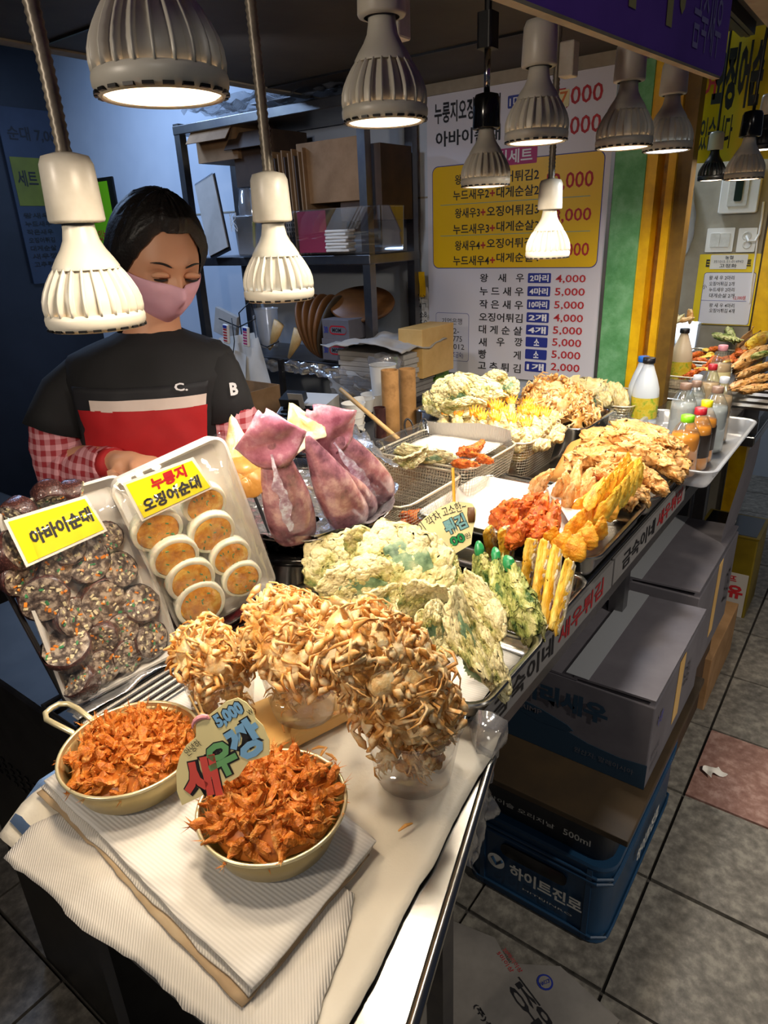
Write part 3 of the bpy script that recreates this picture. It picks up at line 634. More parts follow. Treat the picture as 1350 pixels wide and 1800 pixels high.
# ------------------------------------------------------------------ crabs
def crab_meshes(s):
    rn=random.Random(s); b=MB(); big=s%2
    b.tube([(-.36,0,0),(-.22,0,.02),(0,0,.06),(.22,0,.02),(.36,0,0)],[.08,.26*(1 if big else 1.25),.34*(1 if big else 1.25),.27*(1 if big else 1.25),.08],14,flat=.5,upv=(0,0,1)); b.rough(.08,4.5,s,3)
    for q in range(5 if big else 3):     # batter flakes
        a=rn.uniform(0,6.28); x,y=.30*cos(a),.26*sin(a); w=rn.uniform(.10,.2)
        b.tube([(x*.8,y*.8,.02),(x*1.5,y*1.6,rn.uniform(-.05,.2)),(x*2.0,y*2.2,rn.uniform(-.1,.25))],[w,w*.9,.02],8,flat=.35,upv=(0,0,1))
    b.rough(.045,11,s,2)
    l=MB()
    for side in(-1,1):
        for q in range(4):
            if rn.random()<.2: continue
            a=side*(1.35+rn.uniform(-.25,.25))-(q-1.5)*.30*side; r=rn.uniform(.7,1.15); k=rn.uniform(.02,.34); w=rn.uniform(.026,.046); kx=rn.uniform(-.2,.35)
            l.tube([(.22*cos(a),.2*sin(a),.02),(.5*cos(a),.44*sin(a),k),(.72*r*cos(a)+kx*.5,.62*r*sin(a),k*.7),(.85*r*cos(a)+kx,.72*r*sin(a),-.05)],[w,w*1.15,w*.8,.012],6)
        a=side*.55; l.tube([(.25,side*.12,.03),(.50,side*.34,.12),(.62,side*.22,.12)],[.06,.06,.055],7); l.tube([(.60,side*.24,.12),(.74,side*.12,.12),(.86,side*.08,.1)],[.06,.095,.015],7)
    l.rough(.035,9,s,3)
    return [b.mesh('fried_crab','crab_fry' if s%2 else 'crab_shell'),('legs',l.mesh('legs','crab_leg'))]
crabs=[crab_meshes(s) for s in range(1,7)]
def crab_pile(path,n,label,group,seed,size=.042):
    """path: list of (x,y,z,r) rings from bottom to top"""
    rn=random.Random(seed)
    core=MB(); core.tube([(x,y,z) for x,y,z,r in path],[max(.004,r*.62) for *_,r in path],12); core.rough(.006,50,seed,3)
    tag(core.build('fried_crumbs','crab_fry',smooth=True),'light batter crumbs inside the pile of '+group,'crumbs',kind='stuff')
    L=len(path)-1
    for i in range(n):
        f=(i+.5)/n*L; a=int(f); g=f-a; x,y,z,r=[path[a][k]*(1-g)+path[a+1][k]*g for k in range(4)]
        an_=i*2.39996+rn.uniform(-.4,.4); rr=r*rn.uniform(.7,1.0)
        nrm=Vector((cos(an_),sin(an_),.35+ .8*(f/L)**3)).normalized(); p=Vector((x,y,z))+Vector((cos(an_),sin(an_),0))*rr
        M=nrm.to_track_quat('Z','Y').to_matrix().to_4x4(); M.translation=p
        M=M@Rz(rn.uniform(0,6.28))@Rx(rn.uniform(-.5,.5))@Sc(size*rn.uniform(.8,1.2)); cm=rn.choice(crabs)
        inst('fried_crab',cm,M,label,'crab',group)
def cup(cx,cy,z,R,h,label,ribs=True):
    t=thing('plastic_cup',label,'cup',(cx,cy,z))
    MB().lathe([(0.0005,.001),(R*.70,.001),(R*.74,.004)]+[(R*(.75+.22*i/8),.004+(h-.008)*i/8) for i in range(9)],48,wob=lambda a,zz:1+.008*sin(a*16)*(1 if zz<h*.8 else 0)).build('cup_wall','clear_plastic',t,smooth=True)
    MB().tube([(R*cos(a*pi/24),R*sin(a*pi/24),h) for a in range(48)],.0022,8,closed=True).build('rim','clear_plastic',t,smooth=True); return t
for (x_,y_,z_,r_,n_,lb_,g_) in ((.53,.372,.885,.040,24,'fried crab piece seen through the wall of the front right cup','crab pieces inside the front right cup'),(.524,.545,.908,.036,16,'fried crab piece seen through the wall of the cup on the board','crab pieces inside the cup on the board'),(.462,.64,.888,.030,12,'fried crab piece inside the smallest cup','crab pieces inside the smallest cup')):
    rn_=random.Random(n_)
    for i in range(n_):
        a_=i*2.4; f_=i/n_; M=T(x_+r_*.8*cos(a_),y_+r_*.8*sin(a_),z_+.018+.062*f_)@Euler((rn_.uniform(-1,1),rn_.uniform(-1,1),rn_.uniform(0,6))).to_matrix().to_4x4()@Sc(.034)
        inst('fried_crab',crabs[i%6],M,lb_,'crab',g_)
cup(.530,.372,.878,.062,.088,'clear plastic cup at front right on the liner, overflowing with crabs')
cup(.524,.545,.902,.058,.085,'clear plastic cup of crabs standing on the wooden board')
cup(.462,.640,.882,.050,.088,'smallest clear plastic cup of crabs behind the colourful price cutout')
crab_pile([(.53,.372,.985,.036),(.526,.377,1.0,.050),(.517,.386,1.022,.056),(.505,.395,1.05,.054),(.495,.41,1.078,.044),(.488,.418,1.10,.024)],84,'golden fried little crab in the tall pile of the front right cup','crabs in the front right cup',5,.050)
crab_pile([(.524,.545,.995,.034),(.523,.547,1.008,.048),(.520,.552,1.022,.058),(.515,.56,1.045,.042),(.512,.565,1.06,.02)],70,'pale golden fried little crab in the cup on the wooden board','crabs in the cup on the board',6,.050)
crab_pile([(.462,.640,.975,.024),(.460,.643,.985,.036),(.452,.65,1.0,.034),(.45,.655,1.02,.016)],34,'golden fried crab leg piece in the smallest left cup','crabs in the smallest cup',7,.046)
# wooden board under the second cup
q0,q1=az(462,1345,.9),az(628,1222,.9)
wb=MB(); wb.prism([(.395,.548),(.63,.478),(.655,.56),(.42,.65)],.879,.900); tag(bevel(wb.build('wooden_board','bamboo'),.004),'light wooden board lying under the cup of crabs','board')
for i,(x,y) in enumerate(((570,1325),(585,1330),(712,1452),(495,1280),(560,1318))):
    p=az(x,y,.884 if i!=3 else .9045); tag(MB().tube([(-.009,0,0),(0,.002,.003),(.010,.004,.001)],[.001,.0022,.001],6).build('batter_crumb','crab_leg',M=T(*p)@Rz(i*1.3)),'thin fried crumb dropped on the white liner' if i!=3 else 'thin fried crumb lying on the wooden board','crumb','crumbs fallen on the counter' if i!=3 else None)
# ------------------------------------------------------------------ cut-out price sticker on a skewer
def px_local(M): 
    MI=M.inverted(); n=M.col[2][:3]
    return lambda x,y:(MI@an(x,y,M.translation,n))
CS=frame(ad(392,1312,.70),rt*cos(.56)+up*sin(.56),up*cos(.56)-rt*sin(.56)); LP=px_local(CS)
t=thing('price_cutout','colourful cut-out price sign with red green and blue letters on a skewer','sign',M=CS)
def cc(cx,cy): q=LP(60+cx/2.25,1000+cy/2.25); return (q.x,q.y)
out=[cc(*p) for p in ((585,935),(565,880),(562,800),(575,745),(600,700),(640,665),(640,620),(632,590),(655,570),(690,580),(715,560),(760,525),(805,510),(840,530),(865,560),(875,590),(905,620),(930,680),(930,735),(890,750),(850,760),(810,820),(770,845),(720,870),(650,905))]
MB().prism(out,-.0018,0).build('backing','bamboo' and 'label_cream',t)
def cl(s,cx,cy,w,h,mt,rim=None,off=.03,rot=0):
    x,y=cc(cx,cy); w/=2.25; h/=2.25; k=.70/FPX; w*=k;h*=k
    M=T(x,y,0)@Rz(rot)
    if rim: letters(t,s,-w/2-.0012,-h/2-.0012,w/2+.0012,h/2+.0012,rim,M,off+.07,lift=.0006)
    letters(t,s,-w/2,-h/2,w/2,h/2,mt,M,off,lift=.0012)
cl('새',660,825,145,165,'ink_salmon','ink_black',.05,-.35); cl('우',742,752,120,140,'ink_sage','ink_black',.05,-.1); cl('깡',838,676,140,150,'ink_sky','ink_black',.05)
cl('5,000',772,578,122,66,'ink_sky','ink_black',.06); cl('안녕하',628,706,72,34,'ink_black',None,.0,.15); cl('W',855,565,22,22,'ink_black',None,.0)
MB().tube([LP(60+612/2.25,1000+500/2.25),LP(60+660/2.25,1000+590/2.25)],.0012,8).build('skewer','wood_stick',t)
MB().tube([LP(345,1228)+Vector((0,0,-.002)),LP(372,1300)+Vector((0,0,-.003)),LP(400,1385)+Vector((0,0,-.02))],.0013,8).build('skewer','wood_stick',t)
# tiny shrimp drawing on the cut-out
mb=MB(); x,y=cc(675,605); mb.tube([(x+.010*cos(a*.5)-.004,y+.007*sin(a*.5),.001) for a in range(0,7)],[.001,.0028,.003,.0028,.0022,.0015,.0008],8); mb.build('shrimp_drawing','cap_pink',t)
# ------------------------------------------------------------------ black wire rack with foil
rk=thing('wire_rack','black wire rack holding the two leaning sausage trays','rack',(0,0,0))
xa,xb=.335,.80
for i,y in enumerate((.735,.748,.762,.776,.79,.805)): MB().tube([(xa,y,.889),(xb,y+.012,.889)],.0022,6).build('wire','dark_metal',rk)
MB().tube([(xa-.005,.73,.889),(xb,.742,.889),(xb,.88,.889),(xa-.005,.88,.889)],.004,8,closed=True).build('rim','black_plastic',rk)
MB().tube([(.345,.835,.905),(.80,.835,.945)],.0045,8).build('front_bar','black_plastic',rk)
for x in(.345,.56,.79): MB().tube([(x,.835,.905),(x-.02,.90,1.12),(x-.02,1.03,.885)],.004,8).build('leg','black_plastic',rk)
sheet('foil_strip',[(.34,.80),(.76,.81),(.76,.835),(.34,.832)],.895,'foil','crumpled foil strip along the black rack edge','foil',40,6,.004,.012,.0006,9)
sheet('rack_liner',[(.345,.74),(.50,.745),(.50,.83),(.345,.83)],.8845,'paper_weave','embossed white liner beneath the black wire rack','liner',12,8,.001,.001,.001,4)
# ------------------------------------------------------------------ leaning styrofoam trays
def foam(BL,BR,TL,label,nm):
    x=(BR-BL); y=(TL-BL); o=BL; xv=x.normalized(); z=x.cross(y).normalized()
    if z.dot(CP-o)<0: z=-z
    M=Matrix(((xv.x,0,z.x,o.x),(xv.y,0,z.y,o.y),(xv.z,0,z.z,o.z),(0,0,0,1)))
    yv=y.normalized(); M.col[1][:3]=yv
    W_,H_=x.length,y.length
    o=MB().rr(W_-.016,H_-.016,[(.004,-.012),(.009,.012),(.010,.015),(.006,.016),(.003,.012),(-.006,-.004)],.012,5,M=T(W_/2,H_/2,0)).build('foam_tray','foam_white',smooth=True,auto=40,M=M)
    MB().rr(W_-.016,H_-.016,[(.009,.011),(.004,-.012),(-.004,-.014)],.012,5,M=T(W_/2,H_/2,0)).build('underside','foam_white',o,smooth=True,auto=40)
    tag(o,label,'tray'); return M,W_,H_
MA,WA,HA=foam(az(115,1242,.90),az(303,1135,.905),ad(2,893,.90),'left white foam tray of dark stuffed sausage slices leaning on the rack','a')
MBt,WB,HB=foam(az(318,1116,.90),az(479,1024,.935),ad(172,855,.945),'right white foam tray of round egg topped squid slices','b')
def on_tray(M,px,py,h=.0):
    n=Vector(M.col[2][:3]); o=M.translation+n*h; return an(px,py,o,n)
def k5(cx,cy): return cx/2.608, 560+cy/2.608
# blood sausage slices
def soondae(s):
    rn=random.Random(s*11); b=MB(); R=.5
    b.lathe([(.02,-.9),(R*.75,-.86),(R*.98,-.7),(R*1.04,-.3),(R*1.03,-.05),(R*.97,0)],22); b.rough(.05,2.6,s,2)
    face=MB(); face.lathe([(R*.98,-.005),(R*.9,.03),(R*.6,.02),(R*.3,.035),(.003,.02)],22); face.rough(.03,9,s,2)
    def bits(mt,n,nm):
        m=MB()
        for i in range(n):
            r=R*.88*math.sqrt(rn.random()); a=rn.uniform(0,6.28); e=Euler((rn.uniform(-.5,.5),rn.uniform(-.5,.5),rn.uniform(0,6.28))).to_matrix().to_4x4()
            m.box((0,0,0),(rn.uniform(.05,.12),rn.uniform(.03,.06),.05),T(r*cos(a),r*sin(a),.03)@e)
        return (nm,m.mesh(nm,mt,False))
    return [b.mesh('sausage_slice','soondae_skin'),('filling',face.mesh('filling','soondae_fill')),bits('bit_orange',6,'carrot_bits'),bits('bit_green',4,'herb_bits'),bits('bit_cream',16,'noodle_bits')]
soon=[soondae(s) for s in range(1,5)]
SL=((110,1190,84,.3,'slice at the left edge under the card'),(258,1165,76,.1,'slice right below the card'),(405,1112,94,0,'large slice below the card corner'),(555,1148,76,.2,'upper right slice'),(492,1003,66,.2,'slice beside the card right edge'),(205,1290,100,.35,'large slice in the left column with brown casing side'),(352,1368,84,.1,'slice in the middle of the left half'),(480,1308,100,0,'largest slice in the middle'),(648,1303,82,.3,'slice at the right edge of the middle row'),(300,1500,98,.9,'slice lying on its side at lower left'),(468,1468,64,.7,'small slice showing its casing in the lower middle'),(562,1425,70,.1,'small slice wedged under the largest one'),(700,1470,78,.1,'flat slice in the lower right corner'),(590,1550,72,.1,'bottom row slice right of centre'),(474,1598,72,0,'bottom row slice with orange bits'),(345,1655,72,1.3,'end piece at the very bottom'),(60,920,70,1.2,'end piece at the top left corner'),(235,845,66,1.1,'end piece at the middle of the top edge'),(372,812,64,1.1,'end piece at the top right corner'),(85,1060,90,.7,'slice half hidden beneath the card at left'),(300,1040,84,.3,'slice hidden beneath the card'))
for i,(cx,cy,r,tl_,lb) in enumerate(SL):
    x,y=k5(cx,cy); p=on_tray(MA,x,y,.022); R=r/2.608/FPX*((p-CP).dot(fw))
    n=Vector(MA.col[2][:3]); M=frame(p,MA.col[0][:3],n.cross(Vector(MA.col[0][:3])))
    M=M@Rz(i*1.1)@Rx(tl_)@Ry(.12*(-1)**i)@Sc(2.16*R,2.16*R,.034)
    inst('sausage_slice',soon[i%4],M,'dark stuffed sausage, '+lb,'sausage','stuffed sausage slices on the left tray')
# squid sausage discs
def disc(s):
    b=MB(); b.lathe([(.003,-.5),(.44,-.5),(.49,-.42),(.5,0),(.5,.38),(.485,.48),(.45,.52),(.41,.50)],30); b.rough(.012,3,s,1)
    e=MB(); e.lathe([(.415,.48),(.37,.56),(.2,.58),(.003,.6)],26); e.rough(.02,8,s,3)
    g=MB(); rn=random.Random(s)
    for i in range(9):
        r=.36*math.sqrt(rn.random()); a=rn.uniform(0,6.3); g.box((0,0,0),(.06,.02,.06),T(r*cos(a),r*sin(a),.6)@Rz(rn.uniform(0,6)))
    return [b.mesh('squid_sausage_slice','squid_ring'),('egg_filling',e.mesh('egg_filling','egg_top')),('herb_bits',g.mesh('herb_bits','bit_green',False))]
dis=[disc(s) for s in range(3)]
DL=((715,962,118,.30,'upper left disc with chives'),(932,842,104,.30,'top right disc partly behind the card'),(965,972,110,.26,'second disc of the right column'),(795,1088,113,.24,'second disc of the left column'),(1052,1085,98,.2,'third disc of the right column'),(870,1190,113,.16,'third disc of the left column'),(1103,1185,94,.12,'lowest disc of the right column'),(915,1300,116,.06,'lowest and frontmost disc of the left column'))
for i,(cx,cy,r,tl_,lb) in enumerate(DL):
    x,y=k5(cx,cy); p=on_tray(MBt,x,y,.020+.004*(i//2)); R=r/2.608/FPX*((p-CP).dot(fw))
    n=Vector(MBt.col[2][:3]); M=frame(p,MBt.col[0][:3],n.cross(Vector(MBt.col[0][:3])))@Rz(i*2.1)
    M=frame(p,MBt.col[0][:3],n.cross(Vector(MBt.col[0][:3])))@Rx(tl_*.8-.0)@Ry(-.10)@Rz(i*2.1)@Sc(2*R,2*R,.020)
    inst('squid_sausage_slice',dis[i%3],M,'round egg topped squid sausage, '+lb,'sausage','squid sausage slices on the right tray')
def card(M0,q,h,label,rows):
    TL,TR,BR,BL=[on_tray(M0,*k5(*c),h) for c in q]
    x=(TR-TL); o=BL; W_=(BR-BL).length; M=frame(o,BR-BL,TL-BL); MI=M.inverted(); c=[MI@v for v in (BL,BR,TR,TL)]
    t=thing('name_card',label,'card',M=M)
    MB().prism([(v.x,v.y) for v in c],-.0008,0).build('card_face','card_yellow',t)
    H_=c[3].y; S_=c[3].x
    o2=[(v.x,v.y) for v in c]; MB().prism([(o2[0][0]-.004,o2[0][1]-.004),(o2[1][0]+.004,o2[1][1]-.004),(o2[2][0]+.004,o2[2][1]+.004),(o2[3][0]-.004,o2[3][1]+.004)],-.0014,-.0009).build('lamination','foam_white',t)
    for s,u0,v0,u1,v1,mt in rows:
        vm=(v0+v1)/2; sx=S_*vm; letters(t,s,sx+u0*W_,v0*H_,sx+u1*W_,v1*H_,mt,None,.045,lift=.0006)
card(MA,((38,932),(388,826),(478,966),(130,1122)),.050,'yellow card with black lettering on the dark sausage tray',[('아바이순대',.14,.28,.93,.66,'ink_black')])
card(MBt,((578,762),(880,652),(965,772),(660,915)),.046,'yellow card with red and black lettering on the squid sausage tray',[('누룽지',.28,.55,.78,.90,'cap_red'),('오징어순대',.06,.10,.90,.48,'ink_black')])
def film(M,W_,H_,h,label,seed):
    def fn(u,v):
        p=Vector((u*8,v*8,seed)); q=noise.noise(p)+.5*noise.noise(p*2.3); e=min(u,1-u,v,1-v)
        return (-.004+u*(W_+.008),-.004+v*(H_+.008), .017+h*min(1,e*7)+.004*q*min(1,e*9))
    o=MB().grid(fn,40,50).build('cling_film','cling_film',smooth=True,M=M); tag(o,label,'film')
film(MA,WA,HA,.038,'clear cling film wrapped over the dark sausage tray',1); film(MBt,WB,HB,.034,'clear cling film wrapped over the squid sausage tray',5)
# ------------------------------------------------------------------ steamer pot, colander, foil and squids
BC=Vector((.885,.855,0))
t=thing('steamer_pot','round stainless pot with black rim under the squid colander','pot',(BC.x,BC.y,.88))
MB().lathe([(0.0005,0),(.128,0),(.134,.004),(.135,.07),(.138,.074)],64).build('pot_wall','steel',t,smooth=True,auto=40)
MB().lathe([(.120,.072),(.142,.070),(.146,.078),(.140,.086),(.120,.088),(.118,.080)],64).build('black_rim','black_gloss',t,smooth=True)
t=thing('colander','perforated steel colander lined with foil holding the raw squids','colander',(BC.x,BC.y,.968))
MB().lathe([(0.0005,.0),(.09,.0),(.135,.018),(.154,.038),(.164,.042),(.165,.045),(.153,.043),(.133,.023),(.09,.004),(.0005,.004)],64).build('bowl','steel',t,smooth=True)
mb=MB()
for r,z in ((.139,.0205),(.147,.030),(.1585,.0445)):
    for k in range(60):
        a=2*pi*k/60; mb.box((r,0,z),(.004,.005,.0015),Rz(a+(r>.15)*.05)@T(0,0,0))
mb.build('holes','dark_metal',t)['kind']='stuff'
def foilf(u,v):
    a=u*2*pi; r=.02+.156*v; q=noise.noise_vector(Vector((cos(a)*r*26,sin(a)*r*26,v*3)))+.6*noise.noise_vector(Vector((cos(a)*r*60,sin(a)*r*60,5)))
    k=max(0,v-.72)/.28; rr=r*(1+.10*k*noise.noise(Vector((cos(a)*3,sin(a)*3,2))))+.004*q.x
    return (BC.x+rr*cos(a),BC.y+rr*sin(a),.982+.034*v**2+.012*k+.007*q.z)
tag(MB().grid(foilf,150,26).build('foil_lining','foil'),'crumpled aluminium foil lining the colander below the squids','foil')
def squid(base,tip,w,seed,label,fin=True,spin=0):
    base=Vector(base); tip=Vector(tip); L=(tip-base).length; x=(tip-base)/L
    v=(CP-base).normalized(); z=(v-x*v.dot(x)).normalized(); y=z.cross(x)
    M=Matrix(((x.x,y.x,z.x,base.x),(x.y,y.y,z.y,base.y),(x.z,y.z,z.z,base.z),(0,0,0,1)))@Rx(spin)
    b=MB(); P=[0,.06,.14,.25,.38,.52,.66,.8,.92,1.0]; R=[.30,.44,.49,.50,.48,.43,.35,.25,.14,.03]
    b.tube([(L*t,0,.012*sin(t*3)) for t in P],[r*w for r in R],22,flat=.62,upv=(0,0,1)); b.rough(.0028,30,seed,2)
    o=link('raw_squid',b.mesh('raw_squid','squid_skin'),None,M); tag(o,label,'squid','raw squids on foil')
    o.modifiers.new('s','SUBSURF').render_levels=1
    if fin:
        f=MB()
        def ff(u,v_):
            a=(u-.5)*2; hw=w*.66*(1-abs(v_-.42)/.60)**.8 if abs(v_-.42)<.6 else 0
            return (L*.74+L*.34*v_, a*hw, .34*w*(1-v_)*(.6)+.010*(a*a)*-1+.004*sin(v_*9+seed)+.004)
        f.grid(ff,16,14); f.rough(.002,30,seed,2); g=f.build('fin','squid_fin',o,smooth=True); s=g.modifiers.new('s','SOLIDIFY'); s.thickness=.004
        m=MB(); m.grid(lambda u,v_:((.25+.6*v_)*L,(u-.5)*w*.30*sin(pi*min(.97,.06+v_))**.7*(.7+.5*noise.noise(Vector((v_*7,seed,u*2))))+.06*w+.012*w*sin(v_*11),w*.325*(1.0-.42*v_**2)+.004+.012*sin(3*(.25+.6*v_))),6,30); m.rough(.0016,70,seed,1); m.build('highlight_streak','squid_sheen',o,smooth=True)  # pale streak is a painted highlight laid over the skin
    return o
mat('squid_sheen','8C6A80','E4E9FA','B49AB0',60,6,.12,.0,.3,80,.3,.6,coat=.8)
squid(az(522,950,1.0),ad(468,745,1.02),.086,1,'pink raw squid at front left with its fin spread upwards')
squid(az(622,925,1.0),ad(538,762,1.08),.080,2,'raw squid lying in the middle between the two others',fin=False)
squid(az(672,880,1.005),ad(560,735,1.14),.090,3,'raw squid at the right with dark mottled skin',fin=True)
squid(az(642,905,.995),ad(560,800,1.10),.075,4,'raw squid squeezed between the middle and right ones',fin=False)
def gfin(pts,D,label,seed,mt='fin_gold',th=.006):
    P=[ad(x,y,D+dd) for x,y,dd in pts]; c=sum(P,Vector())/len(P); mb=MB(); n=len(P)
    per=[]
    for i in range(n):
        a,b=P[i],P[(i+1)%n]
        for k in range(6):
            f=k/6; per.append(a*(1-f)+b*f)
    vs=[c+Vector((0,0,0))]; fs=[]; m=len(per)
    for ri,rr in enumerate((.35,.7,.93,1.0)):
        for p in per: vs.append(c+(p-c)*rr-fw*(.012*(1-rr)))
    for j in range(m): fs.append((0,1+j,1+(j+1)%m))
    for ri in range(3):
        for j in range(m): fs.append((1+ri*m+j,1+(ri+1)*m+j,1+(ri+1)*m+(j+1)%m,1+ri*m+(j+1)%m))
    mb.add(vs,fs); mb.rough(.003,40,seed,2); o=mb.build('dried_squid_fin',mt,smooth=True); s=o.modifiers.new('s','SOLIDIFY'); s.thickness=th; o.modifiers.new('b','SUBSURF').render_levels=1
    tube=MB(); tube.tube([p-fw*.002 for p in per],.0022,6,closed=True); tube.rough(.0012,60,seed,1); tube.build('pale_edge','batter_cream',o,smooth=True)
    return tag(o,label,'squid fin','golden squid fins behind the squids')
gfin([(408,730,0),(425,760,0),(450,800,0),(460,850,-.02),(430,865,-.02),(400,850,0),(393,815,0),(402,775,0)],1.12,'pale golden squid fin standing at the left of the colander',1)
gfin([(467,735,0),(480,750,0),(492,790,0),(462,790,0),(458,755,0)],1.16,'small golden squid fin peeking over the pink one',2)
gfin([(510,709,0),(540,730,0),(568,748,0),(572,765,0),(550,775,0),(520,800,0),(504,770,0)],1.14,'large golden squid fin pointing up behind the squids',3)
gfin([(402,815,0),(450,800,0),(470,850,0),(450,870,0),(412,868,0)],1.10,'brown golden squid body behind the foil at left',4,'fin_gold_skin',.02)
sheet('foil_sheet',[az(600,770,1.02)[:2],az(690,850,1.0)[:2],az(700,835,1.02)[:2],az(625,750,1.04)[:2]],1.035,'foil','loose foil sheet rising right of the squids','foil',24,12,.006,.02,.0006,21)
sheet('folded_paper',[ad(385,835,1.12),ad(408,862,1.08),ad(440,800,1.14),ad(410,785,1.2)],0,'cardboard','brown paper edge tucked behind the colander at left','paper',8,8,.002,.002,.001,5)
# ------------------------------------------------------------------ wire baskets, back row
wire_basket('dark rimmed wire basket with few shrimps right of the squids',.985,1.225,.70,1.01,.882,1.0)
wire_basket('wire basket under the clear tray in the back row',1.232,1.475,.69,.96,.882,1.008)
wire_basket('wire basket packed with white battered shrimps and orange tails',1.485,1.72,.675,.95,.882,1.0)
t=thing('steamer_sieve','large round mesh sieve with black rim behind the baskets','sieve',(1.22,1.13,.95))
MB().lathe([(.125,.06),(.131,.062),(.131,.07),(.124,.07)],48).build('rim','black_gloss',t,smooth=True)
g=MB().lathe([(.125,.066),(.115,.03),(.08,.005),(.02,-.005)],60).build('mesh_bowl','steel',t); g.modifiers.new('w','WIREFRAME').thickness=.0012
# clear plastic tray in basket 2 with paper
t=thing('plastic_tray','clear plastic tray lined with white paper holding perilla fritter','tray',(1.3535,.825,.99))
MB().rr(.235,.262,[(.008,.036),(.011,.04),(.004,.042),(-.004,.036),(-.012,.006),(-.02,.004)],.03,6).build('tray_shell','clear_plastic',t,smooth=True)
sheet('lining_paper',[(1.26,.72),(1.45,.72),(1.45,.92),(1.26,.92)],1.005,'paper_weave','embossed paper lying in the clear tray of the back row','paper',16,16,.003,.004,.001,31)
def pcurl(u,v): return (1.455-.012*v+.004*sin(u*6), .70+.24*u, 1.0+.045*v+.006*sin(u*5)*v)
tag(MB().grid(pcurl,16,8).build('lining_paper','paper_weave',smooth=True),'white embossed paper standing up between the two baskets','paper')
# prototypes
def perilla(s):
    mb=MB(); rn=random.Random(s)
    def fn(u,v):
        a=u*2*pi; r=v*(.5+.10*noise.noise(Vector((cos(a)*1.5,sin(a)*1.5,s)))+.035*noise.noise(Vector((cos(a)*6,sin(a)*6,s))))
        x,y=r*cos(a)*1.15,r*sin(a)*.85; return (x,y,.10*sin(x*4+s)+.07*sin(y*6+s*2))
    mb.grid(fn,80,26); mb.rough(.05,5,s,3); mb.rough(.02,17,s+4,2); m=mb.mesh('perilla_fritter','batter_green')
    lf=MB()
    def lfn(u,v):
        a=(v-.5)*2; w=.20*sin(pi*min(1,u*.95+.03))**.8*(1+.10*sin(u*70)); x=-.3+.62*u; y=a*w+.08*sin(s); return (x,y,.10*sin(x*4+s)+.07*sin(y*6+s*2)+.075-.03*a*a)
    lf.grid(lfn,26,6); lf.rough(.02,8,s+9,2); return m,lf.mesh('leaf','perilla_leaf')
pers=[perilla(s) for s in range(4)]
def fritter(px,py,wpx,hpx,z,roll,label,tx=0,ty=0,s=0,leaf=True,grp='perilla leaf fritters at the front',D=None):
    p=ad(px,py,D) if D else az(px,py,z); k=(p-CP).dot(fw)/FPX; m,l=pers[s%4]
    o=inst('perilla_fritter',[m]+([('leaf',l)] if leaf else []),cam_M(p,roll,tx,ty)@Sc(wpx*k/1.1,hpx*k/.85,.085),label,'fritter',grp)
    o.modifiers.new('s','SOLIDIFY').thickness=.06; o.modifiers['s'].offset=-1
    return o
pep=[seg_blob('pepper_fritter','batter_pepper',[.25,.42,.5,.48,.42,.36,.30,.24],1,18,34,.10,6,s,.05,3) for s in(3,4)]
pst=seg_blob('stem','pepper_green',[.16,.24,.26,.2,.1],1,10,8,.03,3,1,.1,2)
squash=[seg_blob('squash_slice','squash_yellow',[.42,.48,.5,.5,.48,.42],.42,14,20,.06,5,s,.04,3) for s in(5,6)]
sqband=[seg_blob('rind','skin_band',[.36,.43,.45,.45,.43,.36],.34,12,20,.05,6,s,.04,3) for s in(7,)]
orng=[seg_blob('breaded_shrimp','batter_orange',[.18,.40,.5,.48,.42,.30,.16],.9,12,20,.13,5,s,.1,3) for s in(8,9,10)]
gold=[seg_blob('sweet_potato_fritter','batter_gold',[.30,.48,.5,.44,.34,.2,.06],.34,12,18,.05,4.5,s,.1,3) for s in(11,12,13)]
yell=[seg_blob('pumpkin_fritter','batter_yellow',[.26,.42,.5,.48,.40,.28,.10],.5,12,20,.08,4.5,s,.08,3) for s in(14,15)]
pale=[seg_blob('shrimp_tempura','batter_shrimp',[.22,.45,.5,.46,.40,.30,.16],.9,12,20,.09,5,s,.1,3) for s in(16,17)]
tan=[seg_blob('squid_tempura','batter_tan',[.34,.46,.5,.5,.48,.40,.28],.72,14,28,.13,4.5,s,.08,3) for s in(18,19,20,21)]
crm=[seg_blob('battered_shrimp','batter_cream',[.36,.5,.5,.48,.40,.3],.95,12,18,.14,4.5,s,.05,3) for s in(22,23,24)]
def tailm(s):
    mb=MB()
    for q in range(5):
        a=(q-2)*.28; mb.tube([(0,0,0),(.45*cos(a),.45*sin(a)*1.2,.05*q),(1.0*cos(a),1.0*sin(a)*1.1,-.04*q)],[.13,.15,.02],6,flat=.5,upv=(0,0,1))
    return mb.mesh('tail','shrimp_tail')
tl_=tailm(1)
onion=seg_blob('onion_fritter','batter_cream',[.3,.48,.5,.48,.36],.9,18,20,.10,4,31,0,3)
def S2(pool,name,ax_,ay_,az1,bx_,by_,bz,wpx,label,cat,grp,spin=0,i=0,extra=()):
    a=az(ax_,ay_,az1); b=az(bx_,by_,bz); k=((a+b)/2-CP).dot(fw)/FPX; w=wpx*k
    M=seg_M(a,b,w,spin,-fw); return inst(name,[pool[i%len(pool)]]+list(extra),M,label,cat,grp)
